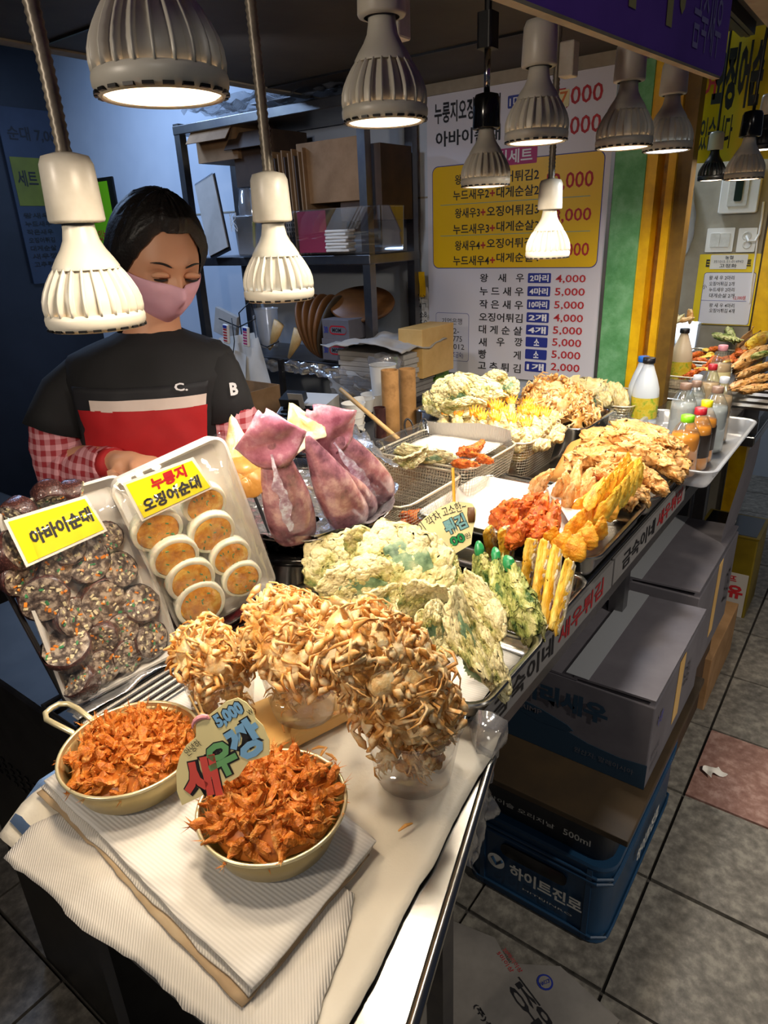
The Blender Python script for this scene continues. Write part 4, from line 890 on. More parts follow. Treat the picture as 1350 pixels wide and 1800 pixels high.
# perilla tray (nearest steel tray)
steel_tray('steel_tray','nearest steel tray holding perilla leaf fritters at the counter edge',.735,.55,.225,.44,.925,.04,cat='tray')
sheet('lining_paper',[(.66,.36),(.81,.36),(.81,.72),(.66,.72)],.893,'paper_towel','white paper lining the nearest steel tray','paper',16,16,.004,.005,.001,41)
def bagf(u,v): return (.80-.10*u+.01*sin(v*9),.40-.03*u*sin(v*4),.895+.04*v+.006*sin(u*12+v*5))
tag(MB().grid(bagf,16,12).build('film_scrap','bag_clear',smooth=True),'clear plastic scrap in the near corner of the perilla tray','film')
bagm=MB(); bagm.tube([(.60,.315,.89),(.625,.318,.90),(.65,.325,.88),(.665,.33,.87)],[.012,.026,.02,.006],14); bagm.rough(.008,40,3,3)
tag(bagm.build('plastic_bag','bag_clear',smooth=True),'crumpled clear bag stuffed at the corner between cup and steel tray','bag')
F=fritter
F(600,985,130,110,.97,.3,'perilla fritter at the far left beside the steamer pot',.3,0,1,False)
F(636,1030,150,95,.98,.15,'perilla fritter at left showing a broad green leaf',.2,.1,0)
F(664,1075,120,80,.95,.6,'perilla fritter low at left behind the crabs',.4,0,2)
F(668,965,130,90,1.0,-.5,'perilla fritter rising behind the middle one',.4,.2,3,False)
F(712,988,165,135,1.01,-.35,'largest pale perilla fritter in the middle with green leaf veins',.1,0,1)
F(745,1055,110,90,.97,-.9,'perilla fritter seen edge on below the largest one',.3,.9,2,False)
F(768,1105,85,100,.95,.2,'small yellowish perilla fritter behind the front crabs',0,.3,3)
F(822,1118,75,160,.97,.35,'long perilla fritter standing second from the right edge',0,.75,2)
F(846,1078,150,72,.99,-1.15,'tall perilla fritter leaning right before the peppers',.3,.0,0,False)
F(866,1160,135,50,.94,-1.25,'narrow perilla fritter at the lower right of the tray',.5,0,1,False)
lf=pers[2][1]; p=az(832,1172,.93); tag(link('perilla_leaf',lf,None,cam_M(p,-1.0)@Sc(.10,.10,.05)),'bare dark green perilla leaf between the lower fritters','leaf')
# peppers and squash tray
steel_tray('steel_tray','second steel tray with green peppers and squash slices',.945,.545,.25,.40,.915,.035)
PG='battered green peppers standing in the second tray'
for i,(a,b,c,d,w,lb) in enumerate(((795,1045,783,962,46,'leftmost battered pepper with hidden stem'),(850,1055,843,975,46,'battered pepper with upright green stem, second from left'),(884,1105,872,985,46,'battered pepper behind the frontmost one'),(938,1125,897,1000,60,'frontmost large battered green pepper'))):
    a1=az(a,b,.915); b1=az(c,d,.985); k=(a1-CP).dot(fw)/FPX
    o=inst('pepper_fritter',[pep[i%2]],seg_M(a1,b1,w*k,i*.9,-fw),lb,'pepper',PG)
    if i: 
        s0=b1+(a1-b1).normalized()*.006; s1=b1+(b1-a1).normalized()*.024; s_=link('stem',pst,o); s_.matrix_parent_inverse=Matrix(); s_.matrix_local=seg_M(a1,b1,w*k,i*.9,-fw).inverted()@seg_M(s0,s1,w*k*.8,0,-fw)
SG='battered squash slices beside the peppers'
for i,(a,b,c,d,w,lb) in enumerate(((866,975,856,930,26,'squash slice farthest to the back left'),(893,985,884,928,30,'short squash slice behind the green stems'),(925,1030,934,948,30,'squash slice with purple speckled rind, second row'),(942,1070,958,950,30,'squash slice in the middle of the fan'),(956,1100,978,964,32,'yellow squash slice second from the right'),(972,1112,1002,985,31,'frontmost right squash slice with brown speckled rind'))):
    a1=az(a,b,.912); b1=az(c,d,.985); k=(a1-CP).dot(fw)/FPX; M=seg_M(a1,b1,w*k,0,-fw)
    o=inst('squash_slice',[squash[i%2]],M@Rx(.45),lb,'squash',SG); r_=link('rind',sqband[0],o,T(.0,-.16,.0)@Sc(1,.85,1.35))
# long tray with white liner
steel_tray('steel_tray','long steel tray under the orange shrimps and yellow fritters',1.235,.545,.33,.40,.945,.05)
t=thing('liner_tray','white plastic liner tray under the orange breaded shrimps','tray',(1.20,.57,.93))
MB().rr(.26,.30,[(.004,.028),(.008,.03),(.002,.031),(-.006,.01),(-.012,.006)],.02,5).build('tray_shell','foam_white',t,smooth=True)
rn=random.Random(4)
OG='orange breaded shrimps in the long tray'
for i,(a,b,c,d,w) in enumerate(((862,925,890,880,34),(880,945,905,895,36),(900,915,935,870,36),(910,950,935,905,38),(930,935,958,872,36),(935,965,955,915,36),(955,960,975,900,34),(900,965,920,920,34),(880,910,915,885,34),(965,940,975,880,30),(925,905,950,868,30))):
    S2(orng,'breaded_shrimp',a,b,.95,c,d,1.0,w,'orange breaded shrimp in the front left of the long tray','shrimp',OG,rn.uniform(0,6),i)
YG='golden sweet potato fritters in the long tray'
for i,(a,b,c,d,w) in enumerate(((965,960,975,925,40),(985,975,1000,930,44),(1005,985,1020,935,46),(1030,965,1035,915,40),(1045,950,1060,905,40),(1000,945,1025,895,40),(1020,930,1045,875,38),(1010,905,1045,860,34),(1045,925,1062,880,34),(1065,915,1082,865,32))):
    S2(gold,'sweet_potato_fritter',a,b,.95,c,d,1.0,w,'golden leaf shaped fritter at the front right of the long tray','fritter',YG,rn.uniform(-.6,.6),i)
YP='yellow pumpkin fritters leaning in rows in the long tray'
for i in range(14):
    r=i%2; j=i//2; a=1045+j*11-r*18; b=925-j*9-r*16; c=1085+j*7-r*22; d=862-j*9-r*10
    S2(yell,'pumpkin_fritter',a,b,.95,c,d,1.03,24,'yellow pumpkin fritter with orange tips leaning at the right tray edge','fritter',YP,rn.uniform(-.5,.5),i)
for i in range(6):
    S2(gold,'sweet_potato_fritter',1030+i*12,895-i*9,.99,1062+i*13,838-i*7,1.03,24,'yellow pumpkin fritter with orange tips leaning at the right tray edge','fritter',YP,rn.uniform(-.5,.5),i)
FG='pale shrimp tempura behind the orange ones'
for i,(a,b,c,d,w) in enumerate(((930,860,970,828,22),(945,868,965,838,20),(985,885,995,832,24),(1000,890,1015,822,24),(1015,885,1035,825,26),(995,900,1008,850,24),(1025,895,1042,840,24),(975,878,985,840,20),(1005,870,1020,812,24))):
    S2(pale,'shrimp_tempura',a,b,.95,c,d,1.02,w,'pale slender shrimp tempura standing behind the orange breaded ones','shrimp',FG,rn.uniform(0,6),i)
sheet('napkin',[az(960,860,.97)[:2],az(1010,925,.97)[:2],az(1050,880,.97)[:2],az(990,835,.97)[:2]],.965,'paper_white','white napkin between the orange shrimps and yellow fritters','napkin',12,12,.003,.005,.001,51)
tag(MB().box((0,0,0),(.05,.002,.03)).build('name_card','label_red',M=cam_M(az(1053,848,.97),.2)),'small red card between the pale shrimp and the squid tempura','card')
# far tray of squid tempura
steel_tray('steel_tray','farthest front steel tray heaped with squid tempura',1.62,.53,.42,.38,.945,.05)
TG='squid tempura heap in the far tray'
mb=MB(); mb.tube([(1.46,.53,.93),(1.62,.53,.955),(1.79,.52,.95)],[.07,.10,.07],14,flat=.45,upv=(0,0,1)); mb.rough(.01,30,3,3); tag(mb.build('fried_crumbs','batter_tan',smooth=True),'compact golden batter beneath the squid tempura heap','crumbs',kind='stuff')
TL=[(1020,792,1.0,1100,770,.99),(1000,812,.99,1080,800,.99),(1030,770,1.01,1120,762,1.02),(1060,760,1.02,1150,775,1.02),(1080,752,1.03,1168,768,1.02),(1100,748,1.03,1178,785,1.01),(1040,800,1.0,1130,800,1.0),(1050,818,.99,1135,838,.96),(1080,790,1.01,1165,815,.98),(1110,775,1.02,1185,805,.99),(1100,805,1.0,1160,850,.96),(1130,800,.99,1195,838,.96),(1070,838,.98,1140,868,.95),(1140,785,1.0,1210,825,.96),(1090,845,.97,1125,880,.95),(1150,770,1.01,1205,800,.98),(1075,865,.96,1115,890,.94),(1035,830,.98,1080,835,.98),(1120,755,1.03,1190,790,1.0),(1120,830,.98,1170,865,.95),(1105,865,.95,1140,885,.94),(1160,810,.98,1200,845,.95),(1010,800,.99,1060,780,1.0)]
for i,(a,b,z1,c,d,z2) in enumerate(TL):
    S2(tan,'squid_tempura',a,b,z1,c,d,z2,38 if i<17 else 30,'golden squid tempura strip in the high heap of the far tray','tempura',TG,rn.uniform(0,6),i)
# food in the back baskets
rn=random.Random(8)
for i,(x,y,r) in enumerate(((1.05,.76,.4),(1.12,.80,-.6),(1.10,.73,1.2),(1.17,.86,2.0),(1.03,.82,.1),(1.13,.93,.9))):
    M=T(x,y,.905+.006*i)@Rz(r)@Sc(.085,.026,.026); inst('breaded_shrimp',[orng[i%3]],M,'orange shrimp lying at the bottom of the dark rimmed basket','shrimp','shrimps in the dark rimmed basket')
fritter(748,797,100,40,1.03,-.08,'perilla fritter lying on paper in the clear tray',.9,0,1,True,'perilla fritters in the back row')
fritter(725,802,60,30,1.035,.3,'small perilla fritter at the left end of the clear tray',.9,0,2,False,'perilla fritters in the back row')
for i,(a,b,c,d) in enumerate(((795,812,840,815),(805,800,845,785),(825,798,850,775),(835,805,865,812),(812,790,838,800))):
    S2(orng,'breaded_shrimp',a,b,1.02,c,d,1.03,18,'orange shrimp beside the perilla fritter in the clear tray','shrimp','orange shrimps in the clear tray',rn.uniform(0,6),i)
mb=MB(); mb.rr(.19,.23,[(0,.95),(0,1.0),(-.02,1.015)],.03,8,M=T(1.60,.81,0)); mb.rough(.008,40,2,3); tag(mb.build('fried_crumbs','batter_cream',smooth=True),'packed white batter under the tailed shrimps','crumbs',kind='stuff')
NG='white battered shrimps with orange tails'
for i in range(26):
    r=i//7; j=i%7; x=1.51+.052*r+rn.uniform(-.006,.006); y=.93-.040*j+rn.uniform(-.006,.006); z=.99+.012*(r%2)
    M=T(x,y,z)@Rz(rn.uniform(-.3,.3)+.4)@Ry(-.95+rn.uniform(-.2,.2)); o=link('battered_shrimp',crm[i%3],None,M@Sc(.050,.034,.034)); tag(o,'white battered shrimp with orange tail fan in the second basket','shrimp',NG)
    link('tail',tl_,o,T(.90,0,.02)@Sc(.85,.95,.95))
for i in range(14):
    a=i%7; M=T(1.50+.033*a,.69+.012*(i//7),.985+.022*(i//7))@Rz(rn.uniform(0,6))@Sc(.05,.04,.036); tag(link('battered_shrimp',crm[i%3],None,M),'white battered shrimp packed at the near side of the second basket','shrimp','white battered shrimps at the basket side')
# steel tray with crabs, perilla behind, onion tray
steel_tray('steel_tray','deep steel tray of fried crabs by the menu board',1.86,.75,.27,.26,.985,.10)
crab_pile([(1.86,.75,.965,.115),(1.86,.76,1.0,.11),(1.87,.77,1.03,.085),(1.88,.79,1.06,.05)],70,'fried little crab in the deep steel tray by the menu board','crabs in the deep steel tray',12,.055)
steel_tray('steel_tray','steel tray behind with perilla fritters below the menu board',1.87,1.06,.27,.26,.975,.09)
for i,(x,y,w,h,z,r,tx,lb) in enumerate(((800,700,75,62,1.08,.2,.2,'perilla fritter with green leaf under the bank account box'),(835,682,90,50,1.10,-.2,.3,'perilla fritter at the back top of the far pile'),(785,690,60,55,1.08,.9,.3,'perilla fritter at the left of the far pile'),(815,715,80,40,1.06,0,.4,'perilla fritter low in the far pile'),(868,675,70,45,1.09,.3,.3,'brown perilla fritter at the right of the far pile'),(893,682,40,36,1.08,.5,.1,'perilla fritter with dark leaf at the right end of the far pile'),(770,712,60,40,1.05,-.6,.2,'perilla fritter hanging over the left tray rim'),(860,705,70,35,1.05,.1,.5,'perilla fritter behind the orange tails'))):
    fritter(x,y,w,h,z,r,lb,tx,0,i,i in(0,2,5),'perilla fritters under the board')
t=wire_basket('small mesh basket of onion fritters near the bottles',2.06,2.32,.60,.76,.90,.975,'wire',.009)
mb=MB().rr(.22,.15,[(.008,.90),(0,.90),(-.01,.882)],.03,5,M=T(2.19,.68,0)).build('plastic_tray','milky_plastic',smooth=True); tag(mb,'milky plastic tray under the small mesh basket','tray')
for i,(x,y,z,w,h) in enumerate(((1025,686,1.0,75,45),(1078,697,.99,34,48),(1092,706,.985,26,45),(1062,704,.99,26,30))):
    p=az(x,y,z); k=(p-CP).dot(fw)/FPX; tag(link('onion_fritter',onion if i else crm[0],None,cam_M(p,.1*i)@T(-w*k*.5,0,0)@Sc(w*k,h*k*1.0,.05)),('broad pale onion fritter beside the crab tray','pale onion fritter standing in the mesh basket','thin pale fritter at the right of the mesh basket','small pale fritter low in the mesh basket')[i],'fritter')
# ------------------------------------------------------------------ sign on stick among the baskets
TS=frame(ad(775,925,1.22),rt*cos(.42)+up*sin(.42),up*cos(.42)-rt*sin(.42)); LQ=px_local(TS)
t=thing('price_cutout','pale yellow rounded price sign on a stick before the wire basket','sign',M=TS)
def c1(cx,cy): q=LQ(600+cx/3,620+cy/3); return (q.x,q.y)
out=[c1(*p) for p in ((375,960),(395,915),(450,862),(520,815),(590,785),(650,790),(690,795),(712,830),(708,880),(700,910),(690,960),(685,1010),(600,1060),(480,1060),(400,1040))]
MB().prism(out,-.002,0).build('backing','label_cream',t)
def c1l(s,cx,cy,w,h,mt,rim=None,off=.03,rot=0):
    x,y=c1(cx,cy); k=1.22/FPX/3; w*=k;h*=k; M=T(x,y,0)@Rz(rot)
    if rim: letters(t,s,-w/2-.001,-h/2-.001,w/2+.001,h/2+.001,rim,M,off+.06)
    letters(t,s,-w/2,-h/2,w/2,h/2,mt,M,off,lift=.0012)
c1l('이 깍차',462,890,140,52,'ink_black',None,.0,.2); c1l('고소한~',592,822,130,52,'ink_black',None,.0,-.1); c1l('튀김',600,905,120,82,'ink_teal','ink_black',.04); c1l('00',612,985,80,50,'pepper_green','ink_black',.03); c1l('원',665,965,30,30,'ink_black',None,0)
mb=MB(); a=Vector((*c1(682,815),.0015)); b=Vector((*c1(686,895),.0015)); mb.tube([a,a*.5+b*.5,b],[.006,.0075,.006],10,flat=.25,upv=(0,0,1)); mb.build('sausage_drawing','wood_dark',t,smooth=True)
MB().tube([LQ(796,822)+Vector((0,0,-.001)),LQ(799,890)+Vector((0,0,-.003))],.0028,8).build('stick','squash_yellow',t)
# ------------------------------------------------------------------ drinks
o=steel_tray('drinks_tray','clear plastic tray holding the drink bottles at the counter end',1.93,.42,.56,.30,.945,.05,'milky_plastic'); 
def bottle(x,y,z,R,H,body,cap,label,lab=None,neck=.38,cat='bottle',grp=None,clearb=True,liquid=None):
    t=thing('drink_bottle',label,cat,(x,y,z),group=grp)
    hs=H*(1-neck)
    prof=[(0.0005,0),(R*.9,0),(R,.004),(R,hs*.25),(R*.96,hs*.28),(R,hs*.32),(R*.97,hs*.65),(R,hs*.95)]
    nk=[(R*.96,hs+H*neck*.15),(R*.75,hs+H*neck*.42),(R*.5,hs+H*neck*.66),(R*.36,hs+H*neck*.82),(R*.36,H-.016)]
    MB().lathe(prof+nk,24).build('bottle_body',body,t,smooth=True)
    if liquid: MB().lathe([(0.0005,.002)]+[(max(.001,r-.0015),zz) for r,zz in prof[1:]]+[(R*.90,hs+H*neck*.17),(0.0005,hs+H*neck*.17)],24).build('drink',liquid,t,smooth=True)
    MB().lathe([(R*.44,H-.017),(R*.46,H-.016),(R*.45,H-.001),(R*.38,H),(0.0005,H)],20,wob=lambda a,zz:1+.02*sin(a*20)).build('cap',cap,t,smooth=True)
    if lab:
        MB().lathe([(R+.0006,hs*.34),(R+.0006,hs*.93)],24).build('label',lab,t,smooth=True)
    return t
def btl(px,py,z,*a,**k):
    p=az(px,py,z); return bottle(p.x,p.y,.898 if py>590 else .881,*a,**k)
bt=btl(1142,627,1.12,.040,.22,'makgeolli','cap_black','white bottle with black cap and green corn label',lab='label_corn',neck=.5)
btl(1133,622,1.12,.038,.215,'makgeolli','cap_blue','white bottle with bright blue cap behind the black capped one',lab=None,neck=.5)
btl(1206,566,1.135,.040,.23,'milky_tan','cap_black','tall milky bottle with corn label and black cap, right of two',lab='label_corn',neck=.5)
btl(1167,564,1.135,.040,.23,'milky_tan','cap_black','tall milky bottle partly hidden by the brown pillar',lab='label_corn',neck=.5)
G=dict(neck=.36)
btl(1210,728,1.055,.035,.155,'bottle_clear','cap_green','short orange juice bottle with lime green cap, nearest of the drinks',lab=None,liquid='juice_orange',**G)
btl(1233,715,1.06,.033,.16,'bottle_clear','cap_red','orange juice bottle with red cap and dark label',lab='label_dark',liquid='juice_orange',**G)
btl(1244,702,1.065,.031,.165,'bottle_clear','cap_yellow','orange juice bottle with yellow cap',lab='label_dark',liquid='juice_orange',**G)
btl(1207,672,1.08,.035,.18,'bottle_clear','cap_brown','cloudy drink bottle with brown cap at the left of the tray',liquid='cloudy_drink',**G)
btl(1263,678,1.08,.034,.18,'bottle_clear','cap_brown','cloudy drink bottle with brown cap at the right of the tray',liquid='cloudy_drink',**G)
btl(1226,665,1.08,.030,.175,'bottle_clear','cap_brown','cloudy drink bottle with brown cap between two others',liquid='cloudy_drink',**G)
btl(1228,655,1.085,.028,.18,'bottle_clear','cap_white','clear drink bottle with white cap in the middle',liquid='cloudy_drink',**G)
btl(1275,661,1.085,.029,.185,'bottle_clear','cap_white','amber drink bottle with white cap at the right rear',liquid='pale_amber',**G)
btl(1255,633,1.10,.029,.19,'bottle_clear','cap_red','pale amber bottle with dark red cap at the rear',lab=None,liquid='pale_amber',**G)
btl(1273,600,1.12,.034,.21,'bottle_clear','cap_pink','large pale amber bottle with pink cap farthest back',lab='label_cream',liquid='pale_amber',**G)
# writing on the near label
M=frame(Vector(bt.location)+Vector((0,-.0415,.045)),(1,0,0),(0,0,1)); letters(bt,'곡이오',-.004,.0,.018,.045,'ink_black',bt.matrix_world.inverted()@T(0,0,0)@frame((-.0,-.0415,.03),(1,0,0),(0,0,1)),.02)
# ------------------------------------------------------------------ the vendor
HD=Vector((cos(YAW),sin(YAW),0)); PO=Vector((.85,1.27,0))
PM=Matrix(((r0.x,HD.x,0,PO.x),(r0.y,HD.y,0,PO.y),(0,0,1,0),(0,0,0,1)))
person=thing('person','woman in black shirt, red apron and pink face mask working behind the sausage trays','person',M=PM)
HC=T(.074,-.02,1.462)@Rz(.66)@Rx(.34)@Ry(.08)
def head_r(x,y,z,mask=0):
    """unit direction -> point of the head, face towards -y"""
    d=Vector((x,y,z)); p=Vector((d.x*.074,d.y*.092,d.z*.114))
    lo=max(0,-d.z)
    p.x*=1-.34*lo**1.6; p.y*=1-.10*lo**2
    if d.y<0: p.y+= .012*lo**2*0; p.y*=1-.05*(1-abs(d.z))
    g=lambda cx,cz,sx,sz: math.exp(-((p.x-cx)/sx)**2-((p.z-cz)/sz)**2)
    if d.y<.1:
        f=min(1,(.1-d.y)*3)
        p.y-=f*(.021*g(0,-.030,.011,.018)+.012*g(0,-.012,.009,.02)+.004*g(0,.022,.045,.012)-.010*g(.031,.002,.017,.012)-.010*g(-.031,.002,.017,.012)+.008*g(0,-.068,.022,.012)+.006*g(0,-.098,.02,.014)+.004*g(.04,-.028,.02,.02)+.004*g(-.04,-.028,.02,.02))
        if mask: p.y-=f*(.012*g(0,-.05,.035,.035))
    if mask: p+=d*mask
    return p
def head_grid(mb,u0,u1,v0,v1,nu,nv,off=0,M=HC,mi=0,ripple=0):
    """u azimuth from the face (-pi..pi), v elevation"""
    def fn(u,v):
        a=u0+(u1-u0)*u; e=v0+(v1-v0)*v; p=head_r(sin(a)*cos(e),-cos(a)*cos(e),sin(e),off)
        if ripple: p+=Vector((0,-1,0))*ripple*sin(v*pi*7)*cos(a*.8)
        return p
    mb.grid(fn,nu,nv,mi,M); return mb
J={}; E_=[]
def jv(n,p,r,par=None): J[n]=(Vector(p),r); par and E_.append((par,n))
jv('pelvis',(.0,.03,.88),.14); jv('waist',(.01,.01,1.02),.115,'pelvis'); jv('chest',(.015,0,1.17),.10,'waist'); jv('upper',(.02,0,1.262),.068,'chest'); jv('neck',(.035,-.005,1.335),.05,'upper'); jv('skull',(.07,-.01,1.42),.052,'neck')
for s,n in ((-1,'l'),(1,'r')):
    jv(n+'sh',(s*.115+.01,0,1.262),.042,'upper'); jv(n+'el',((-.185,-.04,1.07) if s<0 else (.185,-.03,1.08)),.042,n+'sh')
    w=Vector((-.01,-.19,1.105)) if s<0 else Vector((.13,-.20,1.085)); jv(n+'wr',w,.026,n+'el')
    hd=(Vector((.075,-.06,.005)) if s<0 else Vector((-.06,-.07,.0))).normalized(); sd=Vector((-hd.y,hd.x,0))*s
    jv(n+'pa',w+hd*.045,.030,n+'wr'); jv(n+'kn',w+hd*.075,.027,n+'pa')
    for q in range(4):
        b=w+hd*.075+sd*(.012-.018*q+.012)*1.0; Lf=(.03,.036,.033,.026)[q]
        jv('%sf%da'%(n,q),b+hd*.012,.010,n+'kn'); jv('%sf%db'%(n,q),b+hd*(.012+Lf)+Vector((0,0,-.012)),.0085,'%sf%da'%(n,q)); jv('%sf%dc'%(n,q),b+hd*(.012+Lf*1.5)+Vector((0,0,-.034)),.0075,'%sf%db'%(n,q))
    jv(n+'t1',w+hd*.03+sd*.035+Vector((0,0,-.008)),.011,n+'pa'); jv(n+'t2',w+hd*.065+sd*.048+Vector((0,0,-.022)),.009,n+'t1')
    jv(n+'hip',(s*.09,.03,.82),.095,'pelvis'); jv(n+'knee',(s*.10,.02,.45),.06,n+'hip'); jv(n+'ank',(s*.10,.04,.08),.042,n+'knee'); jv(n+'toe',(s*.11,-.10,.035),.034,n+'ank')
ids={k:i for i,k in enumerate(J)}
sm=bpy.data.meshes.new('sk'); sm.from_pydata([J[k][0] for k in J],[(ids[a],ids[b]) for a,b in E_],[]); so=link('sk',sm)
so.modifiers.new('k','SKIN').use_smooth_shade=True; so.modifiers['k'].branch_smoothing=.3
for k,i in ids.items():
    v=sm.skin_vertices[0].data[i]; v.radius=(J[k][1],)*2; v.use_root=(k=='pelvis')
so.modifiers.new('s','SUBSURF').levels=2
ev=so.evaluated_get(bpy.context.evaluated_depsgraph_get()); me=ev.to_mesh()
hb=MB(); hb.add([v.co.copy() for v in me.vertices],[tuple(p.vertices) for p in me.polygons]); ev.to_mesh_clear(); bpy.data.objects.remove(so)
head_grid(hb,-pi,pi,-pi/2+.01,pi/2-.01,72,64)
for s in(-1,1):   # ears
    hb.tube([Vector((s*(.071+.006*sin(a)),.012+.018*cos(a)*.8,-.012+.028*sin(a))) for a in [k*pi/6 for k in range(12)]],.0055,8,closed=True,M=HC)
    hb.tube([(s*.068,.014,-.03),(s*.070,.012,0),(s*.068,.010,.012)],[.006,.009,.004],8,M=HC)
    # closed upper lids, looking down
    hb.tube([Vector((s*(.031+.016*cos(a)),-.0800-.0035*sin(a),.002+.004*sin(a)-.001)) for a in [pi*k/8 for k in range(9)]],[.002,.004,.0052,.006,.006,.006,.0052,.004,.002],8,M=HC)
body=hb.build('body','skin',person,smooth=True)
fm=MB(); ey=MB()
for s in(-1,1):
    ey.tube([Vector((s*(.031+.0135*cos(a)),-.0868+.004*abs(cos(a)),-.0035-.0015*sin(a))) for a in [pi*k/8 for k in range(9)]],[.0006,.0014,.002,.0024,.0026,.0024,.002,.0014,.0006],6,M=HC)
    fm.tube([Vector((s*(.014+.036*t),-.0905+.012*t*t+.003*t,.021+.006*sin(t*2.6))) for t in [k/8 for k in range(9)]],[.0008,.0018,.0022,.0022,.002,.0018,.0014,.001,.0005],6,M=HC)
ey.build('eyes','hair',body,smooth=True); fm.build('eyebrows','hair',body,smooth=True)
# hair: cap with hairline, bun, wisps
hr=MB()
def hairf(u,v):
    a=-pi+2*pi*u; f=abs(a)/pi               # 0 face, 1 back
    hl=.72-1.02*min(1,max(0,(f-.16)/.30))**1.2 if f<.46 else -.30-.55*min(1,(f-.46)/.4)
    e=hl+(pi/2-.005-hl)*v; p=head_r(sin(a)*cos(e),-cos(a)*cos(e),sin(e),.0)
    d=Vector((sin(a)*cos(e),-cos(a)*cos(e),sin(e)))
    th=.004+.016*min(1,v*5)+.004*max(0,-d.y*-1)*0+.010*max(0,d.y)
    q=noise.noise_vector(Vector((a*9,e*2,1)))*.0022
    return p+d*th+q
hr.grid(hairf,110,34,M=HC)
hr.tube([HC@Vector(p) for p in ((-.005,.098,-.02),(-.018,.118,-.012),(-.022,.132,-.02),(-.012,.138,-.04),(0,.120,-.055),(.005,.10,-.05))],[.018,.026,.028,.026,.022,.012],14)
hr.rough(.0012,150,3,2)
rn=random.Random(2)
for k in range(26):
    b=HC@Vector((rn.uniform(-.03,.01),.12+rn.uniform(-.01,.02),rn.uniform(-.05,.01))); dr=Vector((rn.uniform(-.03,.0),rn.uniform(-.01,.02),rn.uniform(-.04,.03)))
    hr.tube([b,b+dr*.6+Vector((0,0,.004)),b+dr],[.0012,.0009,.0003],5)
for k in range(0):
    f=rn.uniform(-1,1); a=f*1.15; e=.55-.5*abs(f); p=HC@head_r(sin(a)*cos(e),-cos(a)*cos(e),sin(e),.004); q=HC@head_r(sin(a*1.1)*cos(e+.35),-cos(a*1.1)*cos(e+.35),sin(e+.35),.016); hr.tube([q,(p+q)/2+Vector((0,0,.003)),p],[.0012,.001,.0003],5)
hair=hr.build('hair','hair',person,smooth=True)
mk=MB(); head_grid(mk,-1.25,1.25,-1.2,-.08,44,30,.0055,ripple=.0012); mo=mk.build('face_mask','mask_pink',person,smooth=True); mo.modifiers.new('s','SOLIDIFY').thickness=.0012
lp=MB()
for s in(-1,1):
    for e in(-1.0,-.12):
        a=s*1.25; p=head_r(sin(a)*cos(e),-cos(a)*cos(e),sin(e),.006); lp.tube([p,p*.5+Vector((s*.04,.008,-.012))*1.0+Vector((s*.004,0,0)),Vector((s*.078,.018,-.012 if e<-.5 else .008))],.0011,5,M=HC)
lp.build('ear_loops','cup_white',mo,smooth=True)
# shirt
def torso(off,z0,z1,a0,a1,nu,nv,wr=.006,seed=0):
    prof=[(.78,0,.19,.13,.02),(.95,0,.172,.12,.01),(1.08,.008,.165,.118,.0),(1.18,.012,.172,.118,0),(1.24,.016,.182,.110,0),(1.285,.018,.168,.088,0),(1.308,.025,.120,.076,-.002),(1.325,.03,.072,.058,-.004),(1.332,.03,.060,.052,-.004)]
    def fn(u,v):
        a=a0+(a1-a0)*u; z=z0+(z1-z0)*v
        for k in range(len(prof)-1):
            if prof[k][0]<=z<=prof[k+1][0]+1e-6: break
        p,q=prof[k],prof[k+1]; t=(z-p[0])/(q[0]-p[0]); t=min(max(t,0),1); c,rx,ry,cy=[p[i]*(1-t)+q[i]*t for i in (1,2,3,4)]
        n=noise.noise_vector(Vector((a*2.2,z*11,seed)))+.5*noise.noise_vector(Vector((a*5,z*25,seed)))
        k=wr*n.x*min(1,(1.33-z)*9)+off
        return (c+(rx+k)*sin(a),cy-(ry+k)*cos(a),z+.002*n.y)
    m=MB(); m.grid(fn,nu,nv); return m
shirt=torso(.004,.80,1.331,-pi,pi,64,60).build('shirt','shirt_black',person,smooth=True)
for s,pts in ((-1,((-.075,0,1.262),(-.128,-.002,1.240),(-.160,-.012,1.205),(-.180,-.024,1.165),(-.190,-.03,1.135))),(1,((.10,0,1.285),(.138,-.002,1.27),(.155,-.01,1.24),(.165,-.018,1.19),(.172,-.022,1.14)))):
    m=MB(); m.tube(pts,[.036,.050,.060,.066,.073] if s<0 else [.034,.046,.054,.058,.060],26,cap=False); m.rough(.004,16,s+2,3); o=m.build('sleeve','shirt_black',shirt,smooth=True); o.modifiers.new('s','SOLIDIFY').thickness=.003
    w=((-.185,-.03,1.155),(-.190,-.04,1.10),(-.180,-.055,1.055),(-.13,-.09,1.045),(-.085,-.13,1.07),(-.035,-.17,1.095)) if s<0 else ((.172,-.02,1.155),(.190,-.025,1.11),(.192,-.045,1.06),(.175,-.10,1.055),(.155,-.14,1.07),(.14,-.175,1.08))
    m=MB()
    P=[Vector(p) for p in w]; pts2=[]; R0=[.058,.064,.066,.060,.050,.036] if s<0 else [.054,.060,.060,.052,.044,.034]; R=[]
    for i in range(len(P)-1):
        for k in range(5):
            t=k/5; pts2.append(P[i]*(1-t)+P[i+1]*t); R.append(R0[i]*(1-t)+R0[i+1]*t)
    pts2.append(P[-1]); R.append(R0[-1]); m.tube(pts2,R,30); m.rough(.006,17,s+5,3); m.build('oversleeve','gingham',person,smooth=True)
    e=P[-1]; d=(P[-1]-P[-2]).normalized(); m=MB(); m.tube([e-d*.008,e+d*.008,e+d*.022],[.036,.033,.029],20); m.rough(.0015,60,s,2); m.build('cuff','cuff_red',person,smooth=True)
ap=torso(.010,.82,1.236,-.80,.82,40,34,.005,2).build('apron','apron_black',person,smooth=True); ap.modifiers.new('s','SOLIDIFY').thickness=.002
torso(.0135,1.190,1.212,-.52,.80,30,4,.004,2).build('apron_band','apron_band',ap,smooth=True)
